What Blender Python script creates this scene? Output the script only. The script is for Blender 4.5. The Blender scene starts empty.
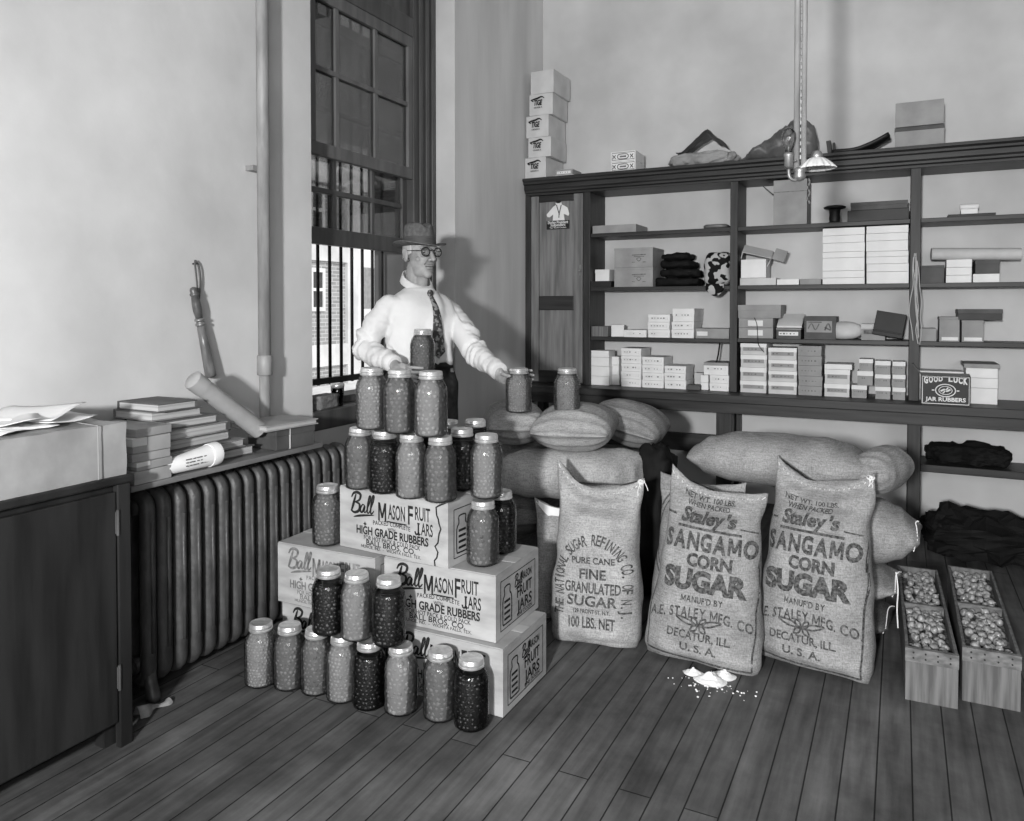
import bpy, bmesh, math, random
from mathutils import Vector as V, Matrix, noise
random.seed(7)
sc = bpy.context.scene
C = sc.collection
PI = math.pi

# ------------------------------------------------------------------ camera, world, lights, exposure
CAM = V((2.27, 0, 1.22)); YAW = math.radians(26.9); TILT = math.radians(1.3)
FPX, PX, PY = 766.0, 512.0, 325.0
cd = bpy.data.cameras.new('camera'); cam = bpy.data.objects.new('camera', cd); C.objects.link(cam)
cam.location = CAM; cam.rotation_euler = (PI/2 - TILT, 0, YAW)
cd.sensor_width = 36; cd.lens = FPX/1024*36; cd.shift_y = -(410.5-PY)/1024; cd.clip_start = .02
sc.camera = cam

w = bpy.data.worlds.new('world'); sc.world = w; w.use_nodes = True
w.node_tree.nodes['Background'].inputs[0].default_value = (1, 1, 1, 1)
w.node_tree.nodes['Background'].inputs[1].default_value = .85

def light(name, kind, loc, energy, size=.3, target=None, shape='DISK', sy=None):
    d = bpy.data.lights.new(name, kind); d.energy = energy
    if kind == 'AREA':
        d.shape = shape; d.size = size
        if sy: d.size_y = sy
    o = bpy.data.objects.new(name, d); C.objects.link(o); o.location = loc
    if target is not None:
        o.rotation_euler = (V(target)-V(loc)).to_track_quat('-Z', 'Y').to_euler()
    return o
light('flash_pan', 'AREA', (2.07, -1.65, 1.47), 222, .22, (1.6, 4, .9))
light('rear_fill', 'AREA', (4.3, -2.7, 2.0), 75, 1.8, (1.4, 4, 1.1), 'RECTANGLE', 1.6)  # added soft fill from the rear right; no window is modelled there
sun = bpy.data.lights.new('sun', 'SUN'); sun.energy = 2.2; sun.angle = .02
so = bpy.data.objects.new('sun', sun); C.objects.link(so); so.rotation_euler = V((-.75, .35, -.6)).to_track_quat('-Z', 'Y').to_euler()

sc.view_settings.view_transform = 'Standard'; sc.view_settings.look = 'None'
sc.view_settings.exposure = 0.0; sc.view_settings.gamma = 1; sc.view_settings.use_curve_mapping = False
sc.cycles.use_denoising = True; sc.cycles.max_bounces = 7; sc.cycles.transparent_max_bounces = 16

# ------------------------------------------------------------------ back-projection onto real planes
FW = V((-math.sin(YAW)*math.cos(TILT), math.cos(YAW)*math.cos(TILT), -math.sin(TILT)))
RT = V((math.cos(YAW), math.sin(YAW), 0)); UP = RT.cross(FW)
FH = V((-math.sin(YAW), math.cos(YAW), 0))
def ray(x, y): return FW + RT*((x-PX)/FPX) - UP*((y-PY)/FPX)
def onax(x, y, a, v):
    d = ray(x, y); return CAM + d*((v-CAM[a])/d[a])
def atX(x, y, v): return onax(x, y, 0, v)
def atY(x, y, v): return onax(x, y, 1, v)
def atZ(x, y, v): return onax(x, y, 2, v)
def atD(x, y, d): return CAM + ray(x, y)*d

# ------------------------------------------------------------------ materials (grey: the place is known from a monochrome plate)
def lin(s): return s/12.92 if s <= .04045 else ((s+.055)/1.055)**2.4
def g4(s): s = lin(s); return (s, s, s, 1)
_M = {}
def mat(name, a, b=None, scale=(6, 6, 6), rough=.65, spec=.3, bump=0, bscale=None, detail=4, metal=0, lo=.35, hi=.65, coat=0):
    if name in _M: return _M[name]
    m = bpy.data.materials.new(name); m.use_nodes = True; nt = m.node_tree; N = nt.nodes; L = nt.links
    p = N['Principled BSDF']; p.inputs['Roughness'].default_value = rough; p.inputs['Specular IOR Level'].default_value = spec
    p.inputs['Metallic'].default_value = metal; p.inputs['Coat Weight'].default_value = coat
    p.inputs['Base Color'].default_value = g4(a)
    if b is not None or bump:
        tc = N.new('ShaderNodeTexCoord'); mp = N.new('ShaderNodeMapping'); L.new(tc.outputs['Object'], mp.inputs[0])
        mp.inputs['Scale'].default_value = scale
        nz = N.new('ShaderNodeTexNoise'); nz.inputs['Scale'].default_value = 1; nz.inputs['Detail'].default_value = detail
        L.new(mp.outputs[0], nz.inputs['Vector'])
        if b is not None:
            r = N.new('ShaderNodeValToRGB'); r.color_ramp.elements[0].color = g4(a); r.color_ramp.elements[1].color = g4(b)
            r.color_ramp.elements[0].position = lo; r.color_ramp.elements[1].position = hi
            L.new(nz.outputs['Fac'], r.inputs[0]); L.new(r.outputs[0], p.inputs['Base Color'])
        if bump:
            bp = N.new('ShaderNodeBump'); bp.inputs['Strength'].default_value = bump; bp.inputs['Distance'].default_value = .01
            src = nz
            if bscale:
                mp2 = N.new('ShaderNodeMapping'); L.new(tc.outputs['Object'], mp2.inputs[0]); mp2.inputs['Scale'].default_value = bscale
                src = N.new('ShaderNodeTexNoise'); src.inputs['Scale'].default_value = 1; src.inputs['Detail'].default_value = 3
                L.new(mp2.outputs[0], src.inputs['Vector'])
            L.new(src.outputs['Fac'], bp.inputs['Height']); L.new(bp.outputs[0], p.inputs['Normal'])
    _M[name] = m; return m

def burlap(name, a, b, ws=420):
    if name in _M: return _M[name]
    m = mat(name, a, b, (9, 9, 9), .92, .1, 0); nt = m.node_tree; N = nt.nodes; L = nt.links
    p = N['Principled BSDF']; tc = next(n for n in N if n.type == 'TEX_COORD'); ramp = next(n for n in N if n.type == 'VALTORGB')
    outs = []
    for scl in ((520, 520, 34), (30, 30, 520)):
        mp_ = N.new('ShaderNodeMapping'); L.new(tc.outputs['Object'], mp_.inputs[0]); mp_.inputs['Scale'].default_value = scl
        wv = N.new('ShaderNodeTexNoise'); wv.inputs['Scale'].default_value = 1; wv.inputs['Detail'].default_value = 2
        L.new(mp_.outputs[0], wv.inputs['Vector']); outs.append(wv.outputs['Fac'])
    mx = N.new('ShaderNodeMath'); mx.operation = 'ADD'; L.new(outs[0], mx.inputs[0]); L.new(outs[1], mx.inputs[1])
    n2 = N.new('ShaderNodeTexNoise'); n2.inputs['Scale'].default_value = 160; n2.inputs['Detail'].default_value = 4; L.new(tc.outputs['Object'], n2.inputs['Vector'])
    m2 = N.new('ShaderNodeMath'); m2.operation = 'MULTIPLY_ADD'; L.new(n2.outputs['Fac'], m2.inputs[0]); m2.inputs[1].default_value = 1.0; L.new(mx.outputs[0], m2.inputs[2])
    mr = N.new('ShaderNodeMapRange'); L.new(m2.outputs[0], mr.inputs[0]); mr.inputs[1].default_value = 1.1; mr.inputs[2].default_value = 1.9
    mr.inputs[3].default_value = .55; mr.inputs[4].default_value = 1.3
    mu = N.new('ShaderNodeMixRGB'); mu.blend_type = 'MULTIPLY'; mu.inputs[0].default_value = 1
    L.new(ramp.outputs[0], mu.inputs[1]); L.new(mr.outputs[0], mu.inputs[2]); L.new(mu.outputs[0], p.inputs['Base Color'])
    bp = N.new('ShaderNodeBump'); bp.inputs['Strength'].default_value = .35; bp.inputs['Distance'].default_value = .003
    L.new(m2.outputs[0], bp.inputs['Height']); L.new(bp.outputs[0], p.inputs['Normal'])
    return m

def thin_glass(name, tint=.95, f0=1.0, rough=.03):
    if name in _M: return _M[name]
    m = bpy.data.materials.new(name); m.use_nodes = True; nt = m.node_tree; N = nt.nodes; L = nt.links
    N.remove(N['Principled BSDF']); out = N['Material Output']
    t = N.new('ShaderNodeBsdfTransparent'); t.inputs[0].default_value = (tint, tint, tint, 1)
    gl = N.new('ShaderNodeBsdfGlossy'); gl.inputs['Roughness'].default_value = rough
    fr = N.new('ShaderNodeFresnel'); fr.inputs[0].default_value = 1.45
    mm = N.new('ShaderNodeMath'); mm.operation = 'MULTIPLY'; L.new(fr.outputs[0], mm.inputs[0]); mm.inputs[1].default_value = f0
    mx = N.new('ShaderNodeMixShader'); L.new(mm.outputs[0], mx.inputs[0]); L.new(t.outputs[0], mx.inputs[1]); L.new(gl.outputs[0], mx.inputs[2])
    L.new(mx.outputs[0], out.inputs[0]); _M[name] = m; return m

def plank_mat():
    m = bpy.data.materials.new('floor_boards'); m.use_nodes = True; nt = m.node_tree; N = nt.nodes; L = nt.links; p = N['Principled BSDF']
    tc = N.new('ShaderNodeTexCoord'); mp = N.new('ShaderNodeMapping'); L.new(tc.outputs['Object'], mp.inputs[0]); mp.inputs['Rotation'].default_value = (0, 0, PI/2)
    br = N.new('ShaderNodeTexBrick'); L.new(mp.outputs[0], br.inputs[0]); br.inputs['Scale'].default_value = 1
    br.inputs['Brick Width'].default_value = 2.3; br.inputs['Row Height'].default_value = .083; br.inputs['Mortar Size'].default_value = .0022; br.inputs['Mortar Smooth'].default_value = .3
    br.inputs['Color1'].default_value = g4(.29); br.inputs['Color2'].default_value = g4(.335); br.inputs['Mortar'].default_value = g4(.12); br.offset = .37
    n1 = N.new('ShaderNodeTexNoise'); mp1 = N.new('ShaderNodeMapping'); L.new(tc.outputs['Object'], mp1.inputs[0]); mp1.inputs['Scale'].default_value = (34, 3, 5); L.new(mp1.outputs[0], n1.inputs[0]); n1.inputs['Scale'].default_value = 1; n1.inputs['Detail'].default_value = 8
    n2 = N.new('ShaderNodeTexNoise'); L.new(tc.outputs['Object'], n2.inputs[0]); n2.inputs['Scale'].default_value = 2.3; n2.inputs['Detail'].default_value = 7; n2.inputs['Roughness'].default_value = .65
    r1 = N.new('ShaderNodeMapRange'); L.new(n1.outputs['Fac'], r1.inputs[0]); r1.inputs[1].default_value = .3; r1.inputs[2].default_value = .7; r1.inputs[3].default_value = .62; r1.inputs[4].default_value = 1.25
    r2 = N.new('ShaderNodeMapRange'); L.new(n2.outputs['Fac'], r2.inputs[0]); r2.inputs[1].default_value = .35; r2.inputs[2].default_value = .68; r2.inputs[3].default_value = .60; r2.inputs[4].default_value = 1.75
    ml = N.new('ShaderNodeMath'); ml.operation = 'MULTIPLY'; L.new(r1.outputs[0], ml.inputs[0]); L.new(r2.outputs[0], ml.inputs[1])
    mu = N.new('ShaderNodeMixRGB'); mu.blend_type = 'MULTIPLY'; mu.inputs[0].default_value = 1; L.new(br.outputs['Color'], mu.inputs[1]); L.new(ml.outputs[0], mu.inputs[2])
    L.new(mu.outputs[0], p.inputs['Base Color']); p.inputs['Roughness'].default_value = .62; p.inputs['Specular IOR Level'].default_value = .25
    bp = N.new('ShaderNodeBump'); bp.inputs['Strength'].default_value = .5; bp.inputs['Distance'].default_value = .006; L.new(br.outputs['Fac'], bp.inputs['Height']); bp.invert = True
    b2 = N.new('ShaderNodeBump'); b2.inputs['Strength'].default_value = .25; b2.inputs['Distance'].default_value = .006; L.new(n1.outputs['Fac'], b2.inputs['Height']); L.new(bp.outputs[0], b2.inputs['Normal'])
    L.new(b2.outputs[0], p.inputs['Normal']); return m

def brick_mat():
    m = bpy.data.materials.new('facing_brick'); m.use_nodes = True; nt = m.node_tree; N = nt.nodes; L = nt.links; p = N['Principled BSDF']
    tc = N.new('ShaderNodeTexCoord'); mp = N.new('ShaderNodeMapping'); L.new(tc.outputs['Object'], mp.inputs[0]); mp.inputs['Rotation'].default_value = (PI/2, 0, PI/2)
    sx = N.new('ShaderNodeSeparateXYZ'); L.new(tc.outputs['Object'], sx.inputs[0]); cx = N.new('ShaderNodeCombineXYZ'); L.new(sx.outputs[1], cx.inputs[0]); L.new(sx.outputs[2], cx.inputs[1])
    br = N.new('ShaderNodeTexBrick'); L.new(cx.outputs[0], br.inputs[0]); br.inputs['Scale'].default_value = 1
    br.inputs['Brick Width'].default_value = .22; br.inputs['Row Height'].default_value = .075; br.inputs['Mortar Size'].default_value = .008
    br.inputs['Color1'].default_value = g4(.55); br.inputs['Color2'].default_value = g4(.66); br.inputs['Mortar'].default_value = g4(.78)
    L.new(br.outputs['Color'], p.inputs['Base Color']); p.inputs['Roughness'].default_value = .9; return m

M_plaster = mat('wall_plaster', .735, .84, (2.2, 2.2, 2.2), .85, .15, .12, (14, 14, 14), 9, lo=.3, hi=.7)
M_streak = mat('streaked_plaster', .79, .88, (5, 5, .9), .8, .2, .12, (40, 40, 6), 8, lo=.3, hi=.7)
M_ceil = mat('ceiling_plaster', .6); M_far = mat('dull_wall_plaster', .5)
M_shelf = mat('dark_stained_wood', .14, .22, (40, 40, 3), .5, .35, .08, None, 6)
M_shelfH = mat('dark_stained_board', .12, .20, (3, 30, 40), .48, .4, .08, None, 6)
M_door = mat('cupboard_wood', .38, .50, (46, 46, 3.2), .5, .35, .06, None, 7)
M_trimdk = mat('window_paint', .26, .33, (20, 20, 3), .42, .45)
M_sash = mat('sash_paint', .34, .42, (20, 20, 3), .5, .35)
M_cab = mat('cabinet_wood', .11, .165, (50, 22, 2.4), .4, .4, .05, None, 7)
M_cast = mat('cast_iron_paint', .21, .29, (30, 30, 14), .45, .45, .25, (60, 60, 60))
M_pipe = mat('painted_pipe', .50, .60, (30, 30, 6), .5, .35, .1, (70, 70, 20))
M_glass = thin_glass('jar_glass', .965, .85, .05)
M_pane = thin_glass('window_glass', .88, .8, .02); M_lens = thin_glass('spectacle_glass', .985, .5, .02)
M_zinc = mat('zinc_lid', .80, .9, (60, 60, 90), .28, .6, metal=.7)
M_white = mat('white_card', .87, .93, (6, 6, 6), .75, .2)
M_pale = mat('pale_card', .74, .82, (6, 6, 6), .75, .2)
M_greyc = mat('grey_card', .55, .62, (8, 8, 8), .7, .25)
M_dkc = mat('dark_card', .27, .34, (8, 8, 8), .6, .3)
M_blackc = mat('black_card', .09, .14, (8, 8, 8), .5, .35)
M_fibre = mat('fibreboard', .58, .68, (7, 7, 22), .8, .2, .1, (30, 30, 60), 6)
M_ink = mat('print_ink', .10, .17, (60, 60, 60), .7, .2)
M_fade = mat('faded_ink', .36, .5, (70, 70, 70), .9, .1)
M_sackink = mat('stencil_ink', .22, .42, (120, 120, 120), .95, .1, lo=.38, hi=.66)
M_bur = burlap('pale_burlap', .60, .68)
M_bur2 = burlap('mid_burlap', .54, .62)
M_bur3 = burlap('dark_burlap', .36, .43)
M_thread = mat('white_thread', .9)
M_paper = mat('white_paper', .86, .92, (9, 9, 9), .8, .15)
M_kraft = mat('kraft_paper', .54, .63, (7, 7, 7), .65, .3, .2, (18, 18, 18))
M_dkpaper = mat('dark_wrapping_paper', .33, .43, (9, 9, 9), .45, .45, .25, (24, 24, 24))
M_cloth = mat('black_cloth', .05, .10, (9, 9, 9), .8, .2, .2, (30, 30, 30))
M_crate = mat('crate_wood', .34, .47, (60, 60, 4), .75, .2, .2, None, 6)
M_crateH = mat('crate_board', .36, .50, (30, 5, 60), .75, .2, .2, None, 6)
M_brass = mat('tarnished_metal', .45, .6, (40, 40, 10), .4, .5, metal=.6)
M_string = mat('string', .75)
M_stone = mat('pale_stone', .8, .9, (2, 2, 2), .9)
M_white_e = mat('sunlit_render', .86, .92, (2, 2, 2), .9)
M_brick = brick_mat(); M_floor = plank_mat()

# ------------------------------------------------------------------ mesh helpers
ROOT = {}
def top_of(o):
    while o.parent: o = o.parent
    return o
def tag(o, label=None, cat=None, group=None, kind=None):
    if label: o['label'] = label
    if cat: o['category'] = cat
    if group: o['group'] = group
    if kind: o['kind'] = kind
    return o
def thing(name, label, cat, loc=(0, 0, 0), rz=0, group=None, kind=None):
    o = bpy.data.objects.new(name, None); C.objects.link(o); o.empty_display_size = .05
    o.location = loc; o.rotation_euler = (0, 0, rz); ROOT[o] = Matrix.Translation(V(loc)) @ Matrix.Rotation(rz, 4, 'Z')
    return tag(o, label, cat, group, kind)
def kids(o): return [c for c in C.objects if c.parent is o]
def dup(root, loc, rz=0, label=None, group=None, swap=None):
    def cp(o, par):
        c = o.copy(); C.objects.link(c); c.parent = par
        if swap and o.type == 'MESH' and o.data.name in swap: c.data = swap[o.data.name]
        for ch in list(o.children): cp(ch, c)
        return c
    r = root.copy(); C.objects.link(r)
    for ch in list(root.children): cp(ch, r)
    r.location = loc; r.rotation_euler = (root.rotation_euler[0], root.rotation_euler[1], rz)
    if label: r['label'] = label
    if group: r['group'] = group
    return r

_G = {}
def glyphs(s, bold=0, shear=0):
    k = (s, bold, shear)
    if k not in _G and 'M' in s:
        # capital M is drawn here, stroke by stroke; the other letters come from the built-in face
        vs, fs, x = [], [], 0
        for ch in s:
            if ch == ' ': x += .34; continue
            if ch == 'M':
                t = .085+bold*1.6; W_, H_ = .74, .70; n0 = len(vs); m = W_/2
                P = [(0, 0), (t, 0), (t, H_), (0, H_), (W_-t, 0), (W_, 0), (W_, H_), (W_-t, H_), (0, H_), (t*1.25, H_), (m+t*.55, .12), (m-t*.55, .12), (W_-t*1.25, H_), (W_, H_), (m+t*.55, .12), (m-t*.55, .12)]
                F_ = [(0, 1, 2, 3), (4, 5, 6, 7), (8, 9, 10, 11), (12, 13, 14, 15)]; a, b = 0, W_
            else:
                P, F_, a, b = glyphs(ch, bold, 0); n0 = len(vs)
            vs += [(px_-a+x+shear*py_, py_) for px_, py_ in P]; fs += [tuple(i+n0 for i in f) for f in F_]; x += b-a+.085
        _G[k] = (vs, fs, 0, x-.085)
    if k not in _G:
        cu = bpy.data.curves.new('txt', 'FONT'); cu.body = s; cu.size = 1; cu.offset = bold; cu.shear = shear; cu.resolution_u = 3
        o = bpy.data.objects.new('txt', cu); C.objects.link(o); dg = bpy.context.evaluated_depsgraph_get()
        me = bpy.data.meshes.new_from_object(o.evaluated_get(dg))
        vs = [(v.co.x, v.co.y) for v in me.vertices]; fs = [tuple(p.vertices) for p in me.polygons]
        bpy.data.objects.remove(o); bpy.data.meshes.remove(me); bpy.data.curves.remove(cu)
        xs = [v[0] for v in vs] or [0, 1]
        _G[k] = (vs, fs, min(xs), max(xs))
    return _G[k]

def smooth_pts(p, n=6):
    p = [V((*q, 0)[:3]) for q in p]; out = []
    for i in range(len(p)-1):
        a, b, c, d = p[max(i-1, 0)], p[i], p[i+1], p[min(i+2, len(p)-1)]
        for k in range(n):
            t = k/n; out.append(.5*((2*b)+(c-a)*t+(2*a-5*b+4*c-d)*t*t+(3*b-a-3*c+d)*t**3))
    out.append(p[-1]); return out

def plane_fn(O, ux, uy, off=.0012):
    O = V(O); ux = V(ux).normalized(); uy = V(uy).normalized(); n = ux.cross(uy)
    return lambda x, y: O+ux*x+uy*y+n*off

class MB:
    def __init__(self): self.bm = bmesh.new()
    def face(self, vs, mi=0):
        try:
            f = self.bm.faces.new(vs); f.material_index = mi; return f
        except ValueError: return None
    def box(self, lo, hi, mi=0, M=None):
        v = [V((x, y, z)) for z in (lo[2], hi[2]) for y in (lo[1], hi[1]) for x in (lo[0], hi[0])]
        if M is not None: v = [M @ p for p in v]
        b = [self.bm.verts.new(p) for p in v]
        for f in ((0, 2, 3, 1), (4, 5, 7, 6), (0, 1, 5, 4), (2, 6, 7, 3), (0, 4, 6, 2), (1, 3, 7, 5)): self.face([b[i] for i in f], mi)
        return self
    def grid(self, fn, nu, nv, cu=False, mi=0, cap=False):
        R = [[self.bm.verts.new(fn(i/(nu if cu else nu-1), j/(nv-1))) for i in range(nu)] for j in range(nv)]
        for j in range(nv-1):
            for i in range(nu if cu else nu-1):
                self.face([R[j][i], R[j][(i+1) % nu], R[j+1][(i+1) % nu], R[j+1][i]], mi)
        if cap:
            self.face(R[0][::-1], mi); self.face(R[-1], mi)
        return self
    def tube(self, pts, r, n=8, mi=0, cap=True, closed=False, ry=None, upv=None):
        pts = [V(p) for p in pts]; m = len(pts); rr = r if isinstance(r, (list, tuple)) else [r]*m; rings = []; prev = None
        for k, p in enumerate(pts):
            if closed: d = pts[(k+1) % m]-pts[k-1]
            else: d = pts[min(k+1, m-1)]-pts[max(k-1, 0)]
            d.normalize()
            if upv is not None: s = V(upv)
            elif prev is None: s = V((0, 0, 1)) if abs(d.z) < .9 else V((1, 0, 0))
            else: s = prev
            a = d.cross(s); a = a.normalized() if a.length > 1e-6 else d.orthogonal().normalized()
            b = a.cross(d).normalized(); prev = b
            q = rr[k] if ry is None else ry
            rings.append([self.bm.verts.new(p+a*math.cos(2*PI*i/n)*rr[k]+b*math.sin(2*PI*i/n)*q) for i in range(n)])
        for k in range(m if closed else m-1):
            A, B = rings[k], rings[(k+1) % m]
            for i in range(n): self.face([A[i], A[(i+1) % n], B[(i+1) % n], B[i]], mi)
        if cap and not closed: self.face(rings[0][::-1], mi); self.face(rings[-1], mi)
        return self
    def lathe(self, prof, n=24, M=None, mi=0, cap=True):
        M = M or Matrix(); rings = [[self.bm.verts.new(M @ V((r*math.cos(2*PI*i/n), r*math.sin(2*PI*i/n), z))) for i in range(n)] for r, z in prof]
        for A, B in zip(rings, rings[1:]):
            for i in range(n): self.face([A[i], A[(i+1) % n], B[(i+1) % n], B[i]], mi)
        if cap: self.face(rings[0][::-1], mi); self.face(rings[-1], mi)
        return self
    def prism(self, poly, fn, t0, t1, mi=0):
        A = [self.bm.verts.new(fn(x, y, t0)) for x, y in poly]; B = [self.bm.verts.new(fn(x, y, t1)) for x, y in poly]; n = len(poly)
        self.face(A[::-1], mi); self.face(B, mi)
        for i in range(n): self.face([A[i], A[(i+1) % n], B[(i+1) % n], B[i]], mi)
        return self
    def ball(self, c, r, mi=0, sub=1, M=None):
        T = Matrix.Translation(V(c)) @ (M or Matrix()) @ Matrix.Diagonal((*(r if isinstance(r, (tuple, list)) else (r, r, r)), 1))
        q = bmesh.ops.create_icosphere(self.bm, subdivisions=sub, radius=1, matrix=T)
        for v in q['verts']:
            for f in v.link_faces: f.material_index = mi
        return self
    def cone(self, p1, r1, p2, r2, n=14, mi=0, sub=2):
        self.tube([p1, p2], [r1, r2], n, mi); self.ball(p1, r1, mi, sub); self.ball(p2, r2, mi, sub); return self
    def text(self, s, fn, h, wd=None, bold=0, shear=0, mi=1, x=0, y=0, sub=None, align='c', warp=None):
        vs, fs, x0, x1 = glyphs(s, bold, shear); sy = h/.70; sx = sy if wd is None else wd/(x1-x0)
        off = {'c': -(x0+x1)/2, 'l': -x0, 'r': -x1}[align]
        t = bmesh.new(); bv = [t.verts.new(((a+off)*sx+x, b*sy+y, 0)) for a, b in vs]
        for f in fs:
            try: t.faces.new([bv[i] for i in f])
            except ValueError: pass
        if sub:
            for _ in range(3):
                e = [e for e in t.edges if e.calc_length() > sub]
                if not e: break
                bmesh.ops.subdivide_edges(t, edges=e, cuts=1)
            bmesh.ops.triangulate(t, faces=t.faces)
        mp = {}
        for v in t.verts:
            a, b = v.co.x, v.co.y
            if warp: a, b = warp(a, b)
            mp[v] = self.bm.verts.new(fn(a, b))
        for f in t.faces: self.face([mp[v] for v in f.verts], mi)
        t.free(); return self
    def stroke(self, pts, wdt, fn, mi=1, n=5, smooth=True):
        P = smooth_pts(pts, n) if smooth else [V((*q, 0)) for q in pts]; m = len(P); L = []
        for k, p in enumerate(P):
            d = (P[min(k+1, m-1)]-P[max(k-1, 0)]); d = d.normalized() if d.length > 1e-9 else V((1, 0, 0)); nn = V((-d.y, d.x, 0))
            ww = wdt if not isinstance(wdt, (list, tuple)) else wdt[0]+(wdt[1]-wdt[0])*math.sin(PI*k/(m-1))
            a, b = p+nn*ww/2, p-nn*ww/2; L.append((self.bm.verts.new(fn(a.x, a.y)), self.bm.verts.new(fn(b.x, b.y))))
        for a, b in zip(L, L[1:]): self.face([a[0], a[1], b[1], b[0]], mi)
        return self
    def disp(self, fn):
        for v in self.bm.verts: v.co = fn(v.co)
        return self
    def build(self, name, mats, parent=None, smooth=False, bevel=0, label=None, cat=None, group=None, kind=None, origin=None, seg=2):
        bm = self.bm
        bmesh.ops.recalc_face_normals(bm, faces=[f for f in bm.faces if f.material_index == 0])
        if parent is not None:
            t = top_of(parent); bm.transform(ROOT[t].inverted()) if t in ROOT else None
            loc = None
        else:
            xs = [v.co for v in bm.verts]
            if origin is None:
                lo = [min(v[i] for v in xs) for i in range(3)]; hi = [max(v[i] for v in xs) for i in range(3)]
                origin = ((lo[0]+hi[0])/2, (lo[1]+hi[1])/2, lo[2])
            loc = V(origin); bm.transform(Matrix.Translation(-loc))
        me = bpy.data.meshes.new(name); bm.to_mesh(me); bm.free()
        for m in (mats if isinstance(mats, (list, tuple)) else [mats]): me.materials.append(m)
        if smooth:
            for p in me.polygons: p.use_smooth = True
        o = bpy.data.objects.new(name, me); C.objects.link(o)
        if parent is not None: o.parent = parent
        else: o.location = loc
        if bevel:
            b = o.modifiers.new('bevel', 'BEVEL'); b.width = bevel; b.segments = seg; b.limit_method = 'ANGLE'; b.angle_limit = .7
        if smooth == 'auto':
            me.set_sharp_from_angle(angle=.7)
        return tag(o, label, cat, group, kind)

def Tm(loc, rz=0, rx=0, ry=0): return Matrix.Translation(V(loc)) @ Matrix.Rotation(rz, 4, 'Z') @ Matrix.Rotation(rx, 4, 'X') @ Matrix.Rotation(ry, 4, 'Y')
def basis(o, x, y, z):
    x, y, z = V(x).normalized(), V(y).normalized(), V(z).normalized()
    return Matrix(((x.x, y.x, z.x, o[0]), (x.y, y.y, z.y, o[1]), (x.z, y.z, z.z, o[2]), (0, 0, 0, 1)))
def lerp_pts(P, t):
    for (a, va), (b, vb) in zip(P, P[1:]):
        if t <= b:
            k = (t-a)/(b-a); k = max(0, min(1, k)); k = k*k*(3-2*k); return va+(vb-va)*k
    return P[-1][1]
def struct(name, mb, m, parent=None, **k):
    return mb.build(name, m, parent, kind=None if parent is not None else 'structure', **k)
ORD = ['lowest', 'second up', 'third up', 'fourth up', 'fifth up', 'sixth up', 'seventh up']
def ordinal(i, n): return 'only' if n == 1 else 'topmost' if i == n-1 else ORD[i]

# ------------------------------------------------------------------ room shell
XR, YB, YR, ZC = 5.2, 4.96, -3.2, 3.6
WY0, WY1, WZ0, WZ1 = 2.563, 3.757, .68, 3.30       # window opening in the left wall
struct('floor', MB().box((-.45, YR, -.1), (XR+.2, YB+.2, 0)), M_floor)
struct('ceiling', MB().box((-.45, YR, ZC), (XR+.2, YB+.2, ZC+.15)), M_ceil)
wl = MB().box((-.45, YR, 0), (0, WY0, ZC)).box((-.45, WY0, 0), (0, WY1, WZ0)).box((-.45, WY0, WZ1), (0, WY1, ZC))
wl.box((-.45, WY1, 0), (0, WY1+.002, ZC))
struct('wall_left', wl, M_plaster)
struct('outer_jamb_1', MB().box((-.45, 3.60, WZ0), (-.236, WY1-.001, WZ1-.001)), mat('outer_jamb_shade', .34, .42, (3, 3, 2), .8))  # outer window jamb; its shade is put into the dark grey colour
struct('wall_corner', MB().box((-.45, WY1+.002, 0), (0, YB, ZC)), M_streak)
struct('wall_back', MB().box((-.45, YB, 0), (XR+.2, YB+.2, ZC)), M_plaster)
struct('wall_right', MB().box((XR, YR, 0), (XR+.2, YB, ZC)), M_far)
struct('wall_rear', MB().box((-.45, YR-.2, 0), (XR+.2, YR, ZC)), M_far)

# ------------------------------------------------------------------ window
win = thing('window_1', 'tall barred sash window in dark frame behind the standing person', 'window', (-.15, 3.16, WZ0), 0, None, 'structure')
f = MB()
f.box((-.20, 3.53, WZ0), (-.125, WY1, WZ1)).box((-.20, WY0, WZ0), (-.125, 2.70, WZ1)).box((-.20, 2.70, 2.70), (-.125, 3.53, 2.80)).box((-.21, 2.70, 2.80), (-.15, 3.53, WZ1))
for y in (3.575, 3.64, 3.70): f.box((-.125, y, WZ0+.1), (-.113, y+.028, WZ1))
f.box((-.235, WY1-.05, WZ0), (-.20, WY1, WZ1)).box((-.235, WY0, WZ0), (-.20, WY0+.05, WZ1))
struct('frame', f, M_trimdk, win, bevel=.004)
# upper sash: rails, stiles, muntins
def sash(name, x0, x1, zr, zs, ybars, m):
    s = MB()
    for z0, z1 in zr: s.box((x0, 2.70, z0), (x1, 3.53, z1))
    z0 = zr[0][1]; z1 = zr[-1][0]
    for y0, y1 in ((2.70, 2.745), (3.485, 3.53)): s.box((x0, y0, z0), (x1, y1, z1))
    for y in ybars: s.box((x0+.004, y-.013, z0), (x1-.004, y+.013, z1))
    for z in zs: s.box((x0+.002, 2.745, z-.012), (x1-.002, 3.485, z+.012))
    return struct(name, s, m, win, bevel=.003)
us = sash('upper_sash', -.165, -.13, ((1.925, 1.985), (2.64, 2.70)), (2.326,), (2.90, 3.205), M_sash)
ls = sash('lower_sash', -.205, -.172, ((1.52, 1.60), (2.55, 2.60)), (1.775, 2.16), (2.93, 3.23), M_trimdk)
for i, (a, b) in enumerate(((2.745, 2.887), (2.913, 3.192), (3.218, 3.485))):
    for z0, z1 in ((1.985, 2.314), (2.338, 2.64)):
        struct('pane', MB().box((-.149, a, z0), (-.146, b, z1)), M_pane, us)
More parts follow.
